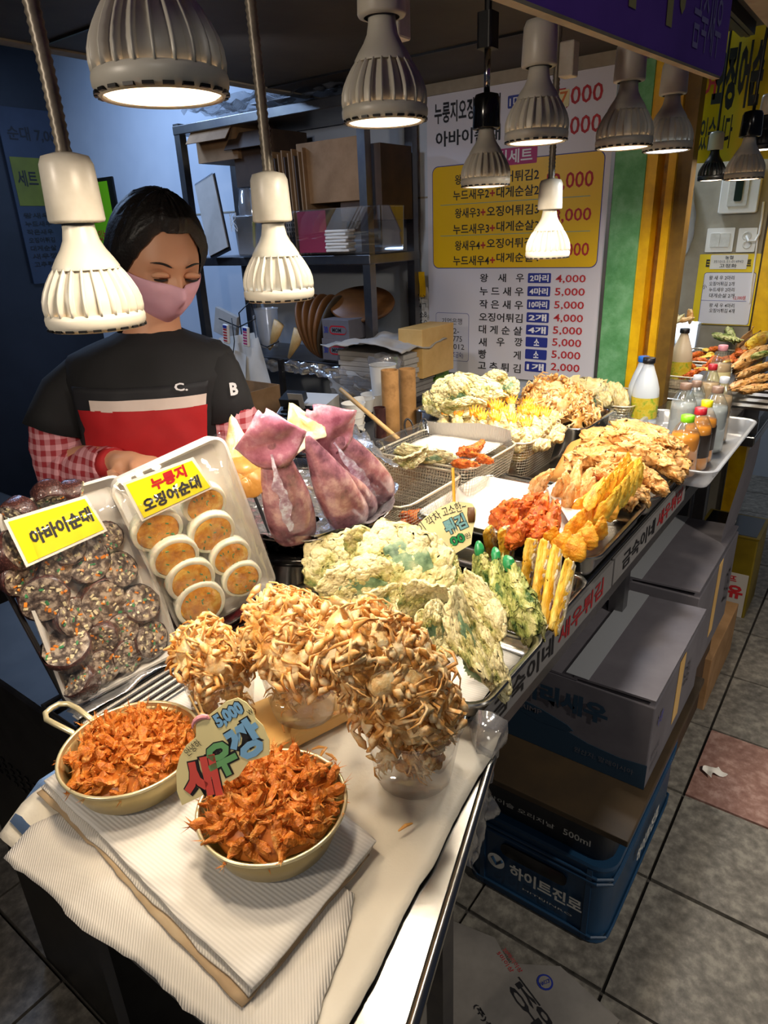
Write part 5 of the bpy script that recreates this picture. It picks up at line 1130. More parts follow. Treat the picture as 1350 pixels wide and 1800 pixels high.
torso(.0145,.86,1.191,-.74,.80,36,26,.005,3).build('apron_pocket','apron_red',ap,smooth=True)
ti=PM.inverted(); lg=frame(PM@Vector((.112,-.1325,1.228)),r0,(0,0,1)); letters(ap,'C.',-.012,0,.014,.016,'ink_white',ti@lg,.03)
lg=frame(PM@Vector((.205,-.085,1.205)),(r0*.85+HD*.3),(0,0,1)); letters(shirt,'B',-.008,0,.008,.026,'ink_white',ti@lg,.04)
# ------------------------------------------------------------------ shelf unit on the end wall
sf=thing('storage_shelf','grey metal shelving unit full of boxes against the end wall','shelf',(0,0,0))
for x in(2.16,2.46):
    for y in(2.66,1.66): MB().box((x,y,1.43 if y>2 else 1.47),(.035,.035,1.06 if y>2 else .98)).build('post','steel_dull',sf)
for z in(1.935,1.405,.985): bevel(MB().box((2.31,2.16,z),(.34,1.04,.035)).build('shelf_board','steel_dull',sf),.003)
def place(nm,mb,mt,label,cat,M=None,smooth=False,grp=None):
    return tag(mb.build(nm,mt,M=M,smooth=smooth),label,cat,grp)
def wallbox(px0,py0,px1,py1,X,depth,nm,mt,label,cat,rot=0,grp=None,bev=.002):
    """box whose front face spans the two picture corners at plane X"""
    a=ax(px0,py1,X); b=ax(px1,py0,X); c=(a+b)/2
    o=MB().box((0,0,0),(depth,abs(a.y-b.y),abs(b.z-a.z))).build(nm,mt,M=T(X+depth/2,c.y,c.z)@Rx(rot)); bevel(o,bev); return tag(o,label,cat,grp)
def open_box(px0,py0,px1,py1,X,depth,mt,label,flap=.06):
    a=ax(px0,py1,X); b=ax(px1,py0,X); W_,H_=abs(a.y-b.y),abs(b.z-a.z); t=thing('cardboard_box',label,'box',(X+depth/2,(a.y+b.y)/2,min(a.z,b.z)))
    for c,d in (((-depth/2,0,H_/2),(.004,W_,H_)),((depth/2,0,H_/2),(.004,W_,H_)),((0,W_/2,H_/2),(depth,.004,H_)),((0,-W_/2,H_/2),(depth,.004,H_)),((0,0,.002),(depth,W_,.004))): MB().box(c,d).build('side_panel',mt,t)
    MB().box((0,0,0),(flap,W_,.003),T(-depth/2-flap*.35,0,H_-flap*.35)@Ry(-.9)).build('flap',mt,t)
    MB().box((0,0,0),(depth,flap,.003),T(0,W_/2+flap*.4,H_-flap*.1)@Rx(.5)).build('flap',mt,t); return t
open_box(350,212,412,288,2.18,.22,'cardboard','open cardboard box with raised flaps at the left end of the top shelf',.09)
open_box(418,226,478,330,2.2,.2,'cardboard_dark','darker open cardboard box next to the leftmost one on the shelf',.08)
for k in range(12):
    y0_=2.16-.018*k; hh=.36+.012*(k%3)
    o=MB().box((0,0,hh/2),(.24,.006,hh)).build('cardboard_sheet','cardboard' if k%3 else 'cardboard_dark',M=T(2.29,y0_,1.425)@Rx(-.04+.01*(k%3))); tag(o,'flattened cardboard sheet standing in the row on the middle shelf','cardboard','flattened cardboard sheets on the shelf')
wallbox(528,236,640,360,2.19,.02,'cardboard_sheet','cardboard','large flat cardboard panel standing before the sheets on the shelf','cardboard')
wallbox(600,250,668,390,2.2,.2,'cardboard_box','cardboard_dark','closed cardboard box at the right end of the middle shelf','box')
a=ax(372,380,2.13); t=thing('desk_calendar','spiral bound desk calendar leaning at the shelf left end','calendar',M=T(*a)@Rx(-.28)@Ry(.12))
MB().box((0,0,0),(.006,.13,.30)).build('pages','paper_grey',t); MB().box((.006,0,-.005),(.004,.14,.32)).build('backing','green_wall' if 0 else 'crate_black',t)
sp=MB(); [sp.tube([(-.006,-.06+.0085*k,.150),(0,-.06+.0085*k,.158),(.006,-.06+.0085*k,.150)],.001,5) for k in range(15)]; sp.build('spiral','chrome',t)['kind']='stuff'
a=ax(424,405,2.1); t=thing('plastic_container','milky plastic container holding bagged cups on the shelf','container',(a.x+.07,a.y,1.425))
MB().rr(.12,.13,[(.004,.155),(.0,.16),(-.008,.01),(-.012,.004)],.02,5).build('body','milky_plastic',t,smooth=True)
m=MB(); m.tube([(0,0,.02),(.0,0,.12),(0,.01,.20),(-.01,.02,.26)],[.045,.05,.05,.02],16); m.rough(.01,22,3,3); place('plastic_bag',m,'bag_clear','clear bag of masks sticking out of the milky container','bag',T(a.x+.07,a.y,1.43),True)
m=MB()
for k in range(4): m.tube([(.0,.02*sin(q*.7+k)+.03,.0+.012*q*(-1)**0) for q in range(-3,4)],.0012,6)
place('mask_strings',m,'cup_white','white elastic mask strings hanging over the milky container','string',T(a.x-.01,a.y,1.56))
a=ax(395,272,2.12); place('yellow_ruler',MB().box((0,0,0),(.004,.012,.20)),'cap_yellow','thin yellow strip standing between the dark box and the container','ruler',T(2.13,ax(437,300,2.13).y,1.56)@Rx(.12))
# clear basket with pink panel and packets
a=ax(502,448,2.12); b=ax(668,362,2.12)
t=thing('plastic_basket','clear plastic basket with pink panel and white packets on the middle shelf','basket',(2.20,(a.y+b.y)/2,1.424))
W_=abs(a.y-b.y); MB().rr(.16,W_,[(.004,.16),(0,.165),(-.004,.01),(-.008,.004)],.015,4).build('body','clear_plastic',t,smooth=True)
MB().box((-.07,W_*.20,.085),(.003,W_*.3,.15)).build('pink_panel','pink_basket',t)
hb_=MB(); [hb_.box((-.083,W_*.47-.012*i,.05+.016*j),(.001,.005,.010)) for i in range(5) for j in range(6)]; hb_.build('holes','dark_metal',t)['kind']='stuff'
for k in range(7): tag(bevel(MB().box((0,0,0),(.05,.11,.010)).build('packet','paper_white',M=T(2.145,(a.y+b.y)/2-.03+.006*(k%2),1.44+.0115*k)@Rz(.05*(-1)**k)),.003),'white paper packet in the small stack inside the clear basket','packet','white packets in the clear basket')
# film on top of the shelf
def topf(u,v): q=noise.noise_vector(Vector((u*9,v*6,3)))+.6*noise.noise_vector(Vector((u*22,v*18,1))); return (2.15+.34*v,2.62-.95*u,1.975+.035*q.z+.03)
tag(MB().grid(topf,70,26).build('plastic_film','bag_clear',smooth=True),'heap of clear plastic film lying on top of the shelf','film')
wallbox(440,150,600,185,2.25,.2,'foil_box','steel_dull','grey carton under the plastic film on top of the shelf','box')
# third level
wallbox(380,548,412,592,2.12,.02,'white_tablet','paper_grey','pale rectangular board leaning at the left of the lowest shelf','board',.3)
t=thing('plastic_jug','clear plastic measuring jug hanging at the lowest shelf','jug',tuple(ax(474,610,2.14)))
MB().lathe([(.035,0),(.042,.005),(.05,.16),(.053,.165)],24).build('body','milky_plastic',t,smooth=True); MB().tube([(0,.05,.14),(0,.08,.13),(0,.075,.03),(0,.045,.02)],.005,8).build('handle','milky_plastic',t,smooth=True)
for k in range(5):
    a=ax(540+k*12,575,2.16+.012*k); M=T(2.2,a.y,a.z+.0)@Rz(.25)@Rx(pi/2+.14*(k-2))@Rz(0)
    m=MB(); m.lathe([(0.0005,-.007),(.128,-.007),(.132,-.003),(.132,.003),(.128,.007),(0.0005,.007)],40); place('round_board',m,'wood_dark' if k!=4 else 'ply_dark','dark round wooden board stacked upright on the lowest shelf','board',M,True,'round wooden boards on the shelf')
m=MB(); m.lathe([(0.0005,-.008),(.13,-.008),(.134,0),(.13,.008),(0.0005,.008)],40); a=ax(612,538,2.15); place('round_board',m,'wood_dark','brown round board lying tilted on top of the upright ones','board',T(2.24,a.y,a.z)@Rx(.25)@Ry(-.35),True)
for (px,py,lb) in ((485,585,'wooden spatula head among the tools of the lowest shelf'),(520,600,'light wooden ladle head beside the round boards')):
    a=ax(px,py,2.12); m=MB(); m.tube([(0,0,.05),(0,0,.0),(0,.01,-.09)],[.03,.026,.007],12,flat=.4); place('wooden_spoon',m,'wood_stick',lb,'spoon',T(*a)@Rx(.5),True)
for k,(y0_,y1_) in enumerate(((563,596),(598,632))):
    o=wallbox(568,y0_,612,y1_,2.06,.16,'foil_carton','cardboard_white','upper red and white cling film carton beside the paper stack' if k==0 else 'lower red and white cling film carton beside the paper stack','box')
    M=frame((-.0805,.03,-.022),(0,-1,0),(0,0,1))
    MB().prism(rrect(.0,.004,.085,.038,.016),0,.0006).build('red_loop','cap_red',o,M=M); MB().prism(rrect(.005,.009,.085,.033,.012),0,.0010).build('white_loop','cardboard_white',o,M=M); letters(o,'MOM',.015,.013,.06,.029,'ink_black',M,.03,lift=.0014); letters(o,'30',-.028,.008,-.008,.034,'ink_blue',M,.02,lift=.001)
a=ax(594,690,2.0); b=ax(722,590,2.0)
for k in range(9):
    o=MB().box((0,0,0),(.20,abs(a.y-b.y)*.86,.018)).build('paper_stack','paper_grey' if k>3 else 'cardboard_grey',M=T(2.09,(a.y+b.y)/2+.004*(-1)**k,a.z+.01+.0185*k)@Rz(.01*(-1)**k)); tag(bevel(o,.002),'grey wrapping paper bundle in the stack right of the cartons','paper','grey wrapping paper bundles')
zt=a.z+.01+.0185*9
def wrf(u,v): q=noise.noise_vector(Vector((u*4,v*3,7)))+.4*noise.noise_vector(Vector((u*11,v*9,2))); return (1.94+.28*v+.02*q.x,(a.y+b.y)/2+.20-.38*u+.02*q.y,zt+.015+.05*v*0+.022*q.z+.03*u*(1-u)*2)
o=MB().grid(wrf,30,20).build('wrapping_paper','paper_grey',smooth=True); o.modifiers.new('s','SOLIDIFY').thickness=.004; tag(o,'crumpled loose grey paper lying on top of the paper stack','paper')
def hangf(u,v): q=noise.noise_vector(Vector((u*6,v*6,9))); return (1.95+.02*q.x,(a.y+b.y)/2+.17-.30*u,a.z+.10-.16*v+.05*abs(u-.5)*v+.02*q.z)
tag(MB().grid(hangf,24,16).build('plastic_bag','bag_clear',smooth=True),'clear plastic bag hanging under the grey paper stack','bag')
place('paper_stand',MB().box((0,0,0),(.24,abs(a.y-b.y)*.8,.05)),'steel_dull','metal stand carrying the grey paper stack above the back table','stand',T(2.1,(a.y+b.y)/2,a.z-.025))
MBx=wallbox(702,580,742,662,2.08,.22,'wooden_crate','bamboo','wooden crate standing right of the grey paper stack','crate')
# foil edge of the lowest shelf, hanging papers
def ff(u,v): q=noise.noise_vector(Vector((u*20,v*5,4))); return (2.12+.02*q.x,2.30-.62*u,1.0-.05*v+.012*q.z)
tag(MB().grid(ff,60,8).build('foil_edge','foil',smooth=True),'crumpled foil hanging over the front edge of the lowest shelf','foil')
for k,(px0,py0,px1,py1,r) in enumerate(((372,600,412,668,.1),(400,592,452,690,-.15),(430,600,462,680,-.25),(380,615,430,655,.2))):
    a=ax(px0,py1,2.08-.01*k); b=ax(px1,py0,2.08-.01*k); c=(a+b)/2; W_,H_=abs(a.y-b.y),abs(b.z-a.z)
    o=MB().grid(lambda u,v:(.006*sin(u*7+k)+.02*(1-v)*0,W_*(.5-u),H_*(v-.5)),10,10).build('receipt_sheet','paper_white',M=T(*c)@Rx(r),smooth=True); tag(o,('leftmost hanging order sheet with pen marks','largest hanging order sheet in the middle','rearmost hanging order sheet at the right','hanging order sheet crossing the others')[k],'paper')
    if k in(0,1): letters(o,'ㄱㅏ-' if k else '11',-.02,-.01,.015,.02,'ink_black',frame((-.012,0,0),(0,-1,0),(0,0,1)),0)
for k,(px,py) in enumerate(((398,587),(433,592))):
    a=ax(px,py,2.02); t=thing('remote_control',('white remote control hanging left above the order sheets','white remote control hanging right above the order sheets')[k],'remote control',M=T(*a)@Rx(.1))
    bevel(MB().box((0,0,0),(.014,.036,.085)).build('case','cup_white',t),.006); m=MB(); [m.box((-.008,-.008+.008*i,.02-.012*j),(.001,.006,.007)) for i in range(3) for j in range(5)]; m.build('buttons','ink_magenta' if k else 'cap_red',t)['kind']='stuff'; MB().box((-.0078,0,.032),(.001,.024,.012)).build('display','ink_blue',t)
cb=MB(); P=[ax(*p,2.05) for p in ((412,600),(408,640),(400,680),(410,706),(450,712),(500,700),(540,690))]; cb.tube([P[0]+Vector((0,0,.1))]+P,.0022,6); P=[ax(*p,2.1) for p in ((385,560),(420,575),(450,560),(440,530),(420,550),(425,590),(470,610),(490,600))]; cb.tube(P,.003,6); place('power_cable',cb,'black_plastic','black cable looping down beside the hanging order sheets','cable',smooth=True)
# ------------------------------------------------------------------ back table with card terminal and carton
t=thing('back_table','low wooden back table under the shelf carrying carton and terminal','table',(0,0,0)); bevel(MB().box((1.86,1.86,.79),(.62,.98,.03)).build('table_top','wood_stick',t),.003)
for x in(1.6,2.12):
    for y in(1.42,2.3): MB().box((x,y,.39),(.04,.04,.77)).build('leg','dark_metal',t)
t=thing('card_terminal','white card terminal with black keypad and paper slip','card terminal',M=T(1.80,1.72,.812)@Rz(.25))
MB().prism([(-.11,0),(.13,0),(.13,.12),(-.02,.10),(-.11,.055)],-.085,.085,M=Rx(pi/2)).build('housing','cup_white',t); MB().prism([(-.105,.058),(-.02,.102),(-.022,.108),(-.108,.062)],-.075,.075,M=Rx(pi/2)).build('key_bed','black_plastic',t)
m=MB(); [m.box((-.095+.019*i,.055-.022*j,.070+.0098*i),(.012,.016,.006)) for i in range(4) for j in range(6)]; m.build('keys','dark_metal',t); MB().box((.02,.03,.13),(.07,.08,.03),Ry(-.3)).build('printer_cover','black_plastic',t); MB().box((-.01,-.0,.135),(.002,.06,.07),Ry(-.3)).build('paper_slip','paper_grey',t)
place('screen_post',MB().box((0,0,0),(.02,.018,.20)),'black_plastic','black upright post behind the card terminal','post',T(2.0,ax(497,670,2.0).y,.93))
t=open_box(360,690,438,738,1.72,.16,'cardboard','small open carton with crumpled paper on the back table',.03)
m=MB(); m.tube([(0,-.04,0),(0,.0,.01),(0,.05,0)],[.02,.035,.02],12,flat=.5); m.rough(.012,35,2,3); place('crumpled_paper',m,'bag_white','crumpled white paper lying in the small carton','paper',T(*(Vector(t.location)+Vector((0,0,.09)))),True)
def bagb(u,v): q=noise.noise_vector(Vector((u*5,v*6,2))); a=ax(392+u*(20+42*v),640+v*140,1.62); return (a.x+.03*q.x,a.y+.012*q.y,a.z)
tag(MB().grid(bagb,16,24).build('plastic_bag','bag_blue',smooth=True),'blue plastic bag hanging beside the vendor elbow','bag')
t=thing('prep_table','steel prep table behind the baskets carrying cups and tubes','table',(0,0,0)); bevel(MB().box((1.86,1.285,.885),(1.18,.22,.03)).build('table_top','steel_dull',t),.003); [MB().box((x,1.29,.435),(.03,.03,.87)).build('leg','dark_metal',t) for x in(1.3,2.42)]
# dark pile behind cups, bucket, tubes, cups, scissors, stick
m=MB(); m.tube([(1.70,1.42,.84),(1.82,1.50,.85),(1.98,1.42,.86)],[.05,.08,.05],14,flat=.6); m.rough(.02,20,4,3); place('plastic_bag',m,'black_gloss','shiny black bag heap behind the stacked paper cups','bag',smooth=True)
def cyl_at(px,py0,py1,w,z,nm,mt,label,cat,prof=None,hollow=True):
    a=az(px,py1,z); k=(a-CP).dot(fw)/FPX; b=an(px,py0,a,HD); R=w*k/2; H_=b.z-a.z
    pf=prof(R,H_) if prof else [(0.0005,0),(R,0),(R,H_),(R*.88,H_),(R*.88,.01),(0.0005,.01)]
    o=MB().lathe(pf,32).build(nm,mt,smooth=True,auto=40); o.location=a; return tag(o,label,cat)
cyl_at(689,650,772,30,.90,'cardboard_tube','tube_kraft','tall brown paper tube, left of two','tube'); cyl_at(718,648,752,29,.90,'cardboard_tube','tube_kraft','brown paper tube standing right behind the taller one','tube')
cyl_at(676,640,728,46,.90,'plastic_bucket','cup_white','white plastic tub with bag behind the brown tubes','tub',lambda R,H_:[(0.0005,0),(R*.78,0),(R,H_),(R*1.04,H_),(R*.96,H_-.003),(R*.74,.004)])
m=MB(); m.lathe([(.035,0),(.05,.02),(.06,.05),(.05,.07)],20); m.rough(.012,30,7,3); place('plastic_bag',m,'bag_clear','clear bag pulled over the white tub','bag',T(*az(676,660,1.03)),True)
cupf=lambda R,H_:[(0.0005,0),(R*.76,0),(R*.97,H_*.97),(R*1.02,H_),(R*.95,H_),(R*.74,.003),(0.0005,.003)]
for k in range(5): 
    o=cyl_at(622,708+k*12,728+k*12,42,.99-.018*k,'paper_cup','cup_white','paper cup in the stack of five, level %s'%('top','second','third','fourth','lowest')[k],'cup',cupf)
    letters(o,'CAFE DE IN',-.022,.008,.010,.014,'cup_print',frame((-.0,0,0),r0,(0,0,1))@T(0,0,.0385),.0)
for px,py,lb in ((640,700,'paper cup rim right behind the stack'),(604,738,'lone paper cup left of the stack'),(596,752,'lowest lone paper cup at the left of the stack'),(655,692,'paper cup farthest behind the stack')):
    cyl_at(px,py,py+24,40,.93,'paper_cup','cup_white',lb,'cup',cupf)
a=az(598,684,1.10); b=az(700,772,.99); place('wooden_stick',MB().tube([a,b],[.006,.0065],12),'wood_stick','light wooden rolling stick leaning over the paper cups','stick',smooth=True)
cyl_at(669,716,768,22,.93,'red_bottle','cap_red' if 0 else 'soondae_skin','dark red wrapped roll behind the wooden stick','roll')
sc=thing('scissors','black handled scissors standing before the brown tubes','scissors',(0,0,0)); sM=cam_M(az(731,755,1.0)); k=1.55/FPX
for s,cx in((-1,-14),(1,14)):
    MB().tube([((cx+9*cos(a_)+s*3*sin(a_))*k,(2+20*sin(a_))*k,0) for a_ in [2*pi*q/16 for q in range(16)]],.0028,8,closed=True,M=sM).build('handle','black_plastic',sc,smooth=True)
    MB().tube([((cx-s*2)*k,-18*k,0),(-s*4*k,-60*k,-.004*s)],[.003,.0045],6,M=sM).build('blade','chrome',sc)
o=wallbox(735,652,766,702,2.25,.10,'snack_box','green_box','green product box with yellow banana beside the menu board','box'); M=frame((-.051,.028,-.045),(0,-1,0),(0,0,1))
letters(o,'금&티',0,.0,.06,.035,'ink_black',M,.02); MB().tube([(.030+.018*cos(a_*.35),.062+.02*sin(a_*.35),.001) for a_ in range(-3,4)],[.001,.004,.005,.005,.005,.004,.001],8,M=M).build('banana_print','cap_yellow',o)
o=wallbox(715,496,742,534,WX-.012,.012,'wall_switch','switch_white','double light switch on the wall left of the price board','switch'); [MB().box((-.008,s*.016,-.012),(.006,.028,.045)).build('rocker','switch_white',o) for s in(-1,1)]
a=ax(746,540,WX-.02); o=MB().grid(lambda u,v:(.012*sin(v*3),.045*(.5-u),.16*(v-.5)),6,12).build('handwritten_note','label_cream' if 0 else 'paper_white',M=T(*a)@Rx(-.08),smooth=True); tag(o,'handwritten note hanging at the left edge of the price board','note'); [letters(o,s,-.018,.03-.035*k,.018,.055-.035*k,'ink_black',frame((-.014,0,0),(0,-1,0),(0,0,1)),0) for k,s in enumerate(('2ㄴ>','4ㄱ','소8','5ㅇ'))]
o=MB().grid(lambda u,v:(.004*sin(v*5),.03*(.5-u),.10*(v-.5)),4,8).build('tape_strip','yellow_paint',M=T(*ax(742,500,WX-.028))); tag(o,'yellow tape strip above the handwritten note','tape')
# posters at the back
a=ax(183,384,WX-.01); t=thing('yellow_poster','yellow green poster in dark frame behind the vendor head','poster',M=frame(a,(0,-1,0),(0,0,1))); MB().box((.0,0,0),(.30,.42,.01)).build('frame','dark_metal',t); MB().box((-.03,0,.006),(.26,.38,.004)).build('sheet','cap_green',t); letters(t,'맛있는집',-.12,-.12,.06,-.06,'ink_red',T(0,0,.009))
wm=thing('wall_menu','dim white and yellow menu sheet on the dark left wall','menu',M=frame(ay(84,350,4.085),(1,0,0),(0,0,1))@Sc(.62,.72,1)); MB().box((0,0,0),(.62,1.25,.01)).build('sheet','menu_dim',wm); MB().box((0,.12,.006),(.56,.34,.003)).build('yellow_panel','menu_dim_yellow',wm)  # dimness of the left wall is put into both sheet colours
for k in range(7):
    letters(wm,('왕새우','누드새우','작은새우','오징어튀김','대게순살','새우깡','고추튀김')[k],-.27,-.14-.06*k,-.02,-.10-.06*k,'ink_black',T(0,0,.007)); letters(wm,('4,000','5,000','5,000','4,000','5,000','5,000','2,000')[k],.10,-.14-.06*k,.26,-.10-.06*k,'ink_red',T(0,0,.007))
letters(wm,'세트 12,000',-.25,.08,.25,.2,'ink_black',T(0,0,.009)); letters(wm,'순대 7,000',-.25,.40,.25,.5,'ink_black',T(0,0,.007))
place('stacked_trays',MB().rr(.3,.5,[(0,0),(.01,.03),(0,.06),(.01,.09),(0,.12)],.03,4,top=True),'steel_dull','stack of dim steel trays on the side at far left','tray',T(.55,2.2,.86)); bevel(place('back_cabinet',MB().box((0,0,0),(.7,.9,.85)),'dark_metal','dark metal cabinet at the far left behind the vendor','cabinet',T(.45,2.3,.425)),.01)
cyl_at(196,812,850,48,.98,'paper_cup','cup_white','white paper cup beside the vendor hand at the tray top','cup',cupf)
# ------------------------------------------------------------------ under the counter and on the floor
def carton(x0,x1,y0,y1,z0,z1,mt,label,flap=True,M=None):
    t=thing('cardboard_box',label,'box',((x0+x1)/2,(y0+y1)/2,z0)); L,Wd,H_=x1-x0,y1-y0,z1-z0
    bevel(MB().box((0,0,H_/2),(L,Wd,H_)).build('box_body',mt,t),.003)
    if flap:
        MB().box((L*.0,Wd*.25,H_+.003),(L*1.0,Wd*.48,.005),T(0,0,0)@Rx(.015)).build('flap',mt,t); MB().box((0,-Wd*.25-.004,H_+.009),(L*1.0,Wd*.52,.005),T(0,0,0)@Rx(-.035)).build('flap',mt,t)
        MB().box((0,0,H_+.014),(L*1.005,.05,.0008)).build('tape','milky_plastic',t); MB().box((L*0,-Wd/2-.001,H_*.6),(.05,.001,H_*.8)).build('tape','bamboo',t)
    return t
def crate(x0,x1,y0,y1,z0,z1,mt,label,txt,small):
    t=thing('bottle_crate',label,'crate',((x0+x1)/2,(y0+y1)/2,z0)); L,Wd,H_=x1-x0,y1-y0,z1-z0
    MB().rr(L-.03,Wd-.03,[(.013,H_),(.015,H_-.008),(.010,H_-.02),(.008,.03),(.012,.012),(.006,0)],.03,5,top=True).build('shell',mt,t,smooth=True,auto=35)
    for z in(.03,H_-.035,H_-.05): MB().tube([(p.x,p.y,z) for p in ring(L-.006,Wd-.006,.03,48)],.004,6,closed=True).build('rib',mt,t)
    for y in(-Wd*.36,Wd*.36): MB().box((-L/2+.004,y,H_/2),(.006,.012,H_-.03)).build('rib',mt,t)
    m=MB(); m.prism(rrect(-.08,-.018,.08,.018,.016),0,.004,M=frame((-L/2+.004,0,H_-.085),(0,-1,0),(0,0,1))); m.build('hand_hole','black_gloss',t)
    M=frame((-L/2-.0005+.004,0,0),(0,-1,0),(0,0,1)); letters(t,txt,-.055,H_*.36,.12,H_*.52,'switch_white',M,.03,lift=.004); letters(t,small,-.02,H_*.26,.10,H_*.29,'switch_white',M,0,lift=.004)
    MB().lathe([(0.0005,.001),(.022,.001)],24,M=M@T(-.09,H_*.46,.004)).build('emblem','switch_white',t); MB().tube([(-.10,H_*.50,.006),(-.088,H_*.43,.006),(-.074,H_*.50,.006)],.004,6,M=M).build('emblem_mark',mt,t)
    M2=frame((0,-Wd/2-.001,0),(1,0,0),(0,0,1)); letters(t,txt,-.08,H_*.36,.10,H_*.55,'switch_white',M2,.03,lift=.001)
    return t
crate(1.06,1.60,.245,.60,0,.245,'crate_blue','blue plastic bottle crate with white lettering on the tiled floor','하이트진로','HITEJINRO')
t=thing('bottle_crate','black plastic crate stacked on the blue one under the dark board','crate',(1.33,.42,.245)); MB().rr(.50,.31,[(.013,.125),(.015,.12),(.010,.11),(.006,.01),(0,0)],.03,5,top=True).build('shell','crate_black',t,smooth=True,auto=35)
letters(t,'참이슬 오리지날',-.12,.045,.04,.058,'switch_white',frame((-.2655,0,0),(0,-1,0),(0,0,1)),0); letters(t,'500ml',.06,.045,.12,.062,'switch_white',frame((-.2655,0,0),(0,-1,0),(0,0,1)),.01)
tag(bevel(MB().box((1.34,.415,.380),(.62,.39,.016)).build('wooden_board','ply_dark'),.002),'dark plywood board lying on top of the crates','board')
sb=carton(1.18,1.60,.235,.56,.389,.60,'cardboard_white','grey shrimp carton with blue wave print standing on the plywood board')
L_=.42; M=frame((-L_/2-.0015,.1625,0),(0,-1,0),(0,0,1))
wave=[(0,0),(.325,0),(.325,.065),(.27,.058),(.2,.062),(.13,.078),(.06,.10),(0,.13)]; MB().prism(wave,0,.0008).build('blue_wave','box_blue',sb,M=M)
MB().prism([(.02,.085),(.08,.07),(.15,.072),(.165,.08),(.15,.09),(.09,.105),(.02,.115)],0,.0011).build('blue_swoosh','box_blue',sb,M=M)
letters(sb,'머리새우',.03,.125,.235,.178,'box_blue',M,.05,lift=.0014); letters(sb,'SHRIMP',.01,.090,.09,.104,'cardboard_white',M,.02,lift=.0018); letters(sb,'원산지: 말레이시아',.17,.028,.30,.042,'cardboard_white',M,0,lift=.0018)
M2=frame((-L_/2,-.164,0),(1,0,0),(0,0,1)); letters(sb,'수량',.03,.14,.07,.17,'ink_blue',M2,.02,lift=.001); letters(sb,'원산지',.02,.06,.08,.08,'ink_grey',M2,0,lift=.001); letters(sb,'냉동보관',.02,.03,.08,.05,'ink_grey',M2,0,lift=.001); letters(sb,'오징',.25,.10,.30,.16,'ink_black',M2,0,lift=.001)
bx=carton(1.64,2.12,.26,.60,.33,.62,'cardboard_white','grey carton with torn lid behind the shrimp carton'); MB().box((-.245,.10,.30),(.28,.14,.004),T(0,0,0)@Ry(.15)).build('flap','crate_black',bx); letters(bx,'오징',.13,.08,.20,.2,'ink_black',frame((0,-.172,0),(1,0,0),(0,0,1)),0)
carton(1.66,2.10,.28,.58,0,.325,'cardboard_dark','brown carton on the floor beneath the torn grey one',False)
tag(bevel(MB().box((2.25,.36,.10),(.42,.20,.20)).build('cardboard_box','cardboard'),.003),'long brown carton lying low before the oil can','box')
oc=thing('oil_can','square yellow cooking oil can with white label at the counter foot','can',(2.83,.37,0)); bevel(MB().box((0,0,.175),(.23,.22,.35)).build('can_body','oil_yellow',oc),.006); MB().box((0,0,.352),(.235,.225,.006)).build('lid_rim','oil_yellow',oc); MB().box((0,0,.353),(.21,.20,.006)).build('lid','black_gloss',oc); MB().tube([(-.04,0,.356),(-.03,0,.372),(.03,0,.372),(.04,0,.356)],.003,8).build('handle','chrome',oc)
M=frame((-.1165,.11,0),(0,-1,0),(0,0,1)); MB().box((.11,.10,.0),(.2,.19,.002),M).build('label_panel','oil_label',oc); letters(oc,'식용유',.02,.085,.20,.145,'ink_red',M,.05,lift=.002); letters(oc,'오쉐프',.06,.155,.17,.185,'ink_red',M,.03,lift=.002); letters(oc,'18 L',.08,.03,.13,.05,'ink_grey',M,.02,lift=.002); MB().lathe([(.012,.002),(.03,.002)],24,M=M@T(.11,.235,0)).build('emblem_ring','ink_red',oc)
tag(bevel(MB().box((2.86,.62,.30),(.34,.22,.6)).build('back_bin','crate_black'),.01),'black bin behind the yellow oil can','bin')
# paper apron hanging from the drinks tray
hp=MB(); hp.grid(lambda u,v:(2.0+.17*u-.10*(1-v)*(1-v),.268+.015*sin(v*4+u),.91-.50*(1-v)+.05*u*(1-v)),10,16); tag(hp.build('hanging_banner','paper_stained' if 0 else 'cardboard_white',smooth=True),'curling white paper strip hanging down from the drinks tray','paper')
# flattened carton on the floor
q=[az(788,1612,.02),az(1075,1765,.02),az(1000,1900,.02),az(640,1900,.02)]
fc=MB(); fc.prism([(p.x,p.y) for p in (q[0],az(870,1645,.02),az(895,1690,.02),az(985,1695,.02),az(1090,1790,.02),q[2],q[3])],.008,.014); fc=tag(fc.build('flattened_carton','cardboard_grey'),'flattened grey carton with black marker writing on the floor','cardboard')
q0=az(915,1760,.0145); M=frame(q0,Vector((-.62,-.78,0)),Vector((.78,-.62,0))); M=frame(q0,Vector((.25,-.97,0)),Vector((.97,.25,0)))
letters(fc,'오징',-.01,-.07,.03,.04,'ink_black',M@Rz(.9),.02,lift=.001); MB().lathe([(0.0005,.001),(.017,.001)],24,M=T(*az(958,1727,.0145))).build('round_stamp','ink_blue',fc); MB().lathe([(0.0005,.0016),(.013,.0016)],24,M=T(*az(958,1727,.0145))).build('round_stamp_centre','cardboard_grey',fc)
letters(fc,'HACCP',-.012,-.004,.012,.004,'ink_blue',T(*az(958,1727,.0165))@Rz(-.6),.01)
M3=T(*az(898,1690,.0145))@Rz(-2.0); letters(fc,'20마리이상',-.03,0,.03,.010,'cap_red',M3,0,lift=.001); letters(fc,'5미이상',-.03,-.016,.02,-.006,'cap_red',M3,0,lift=.001); letters(fc,'(주)삼진',-.03,-.05,.05,-.036,'ink_black',T(*az(880,1770,.0145))@Rz(-2.0),.02,lift=.001)
m=MB(); m.grid(lambda u,v:(.05*u,.035*v+.01*sin(u*5),.006*sin(u*7)*cos(v*5)+.006),8,6); place('paper_scrap',m,'paper_white','crumpled white paper scrap lying on the pink tile','litter',T(*az(1250,1370,.008))@Rz(-.6),True)
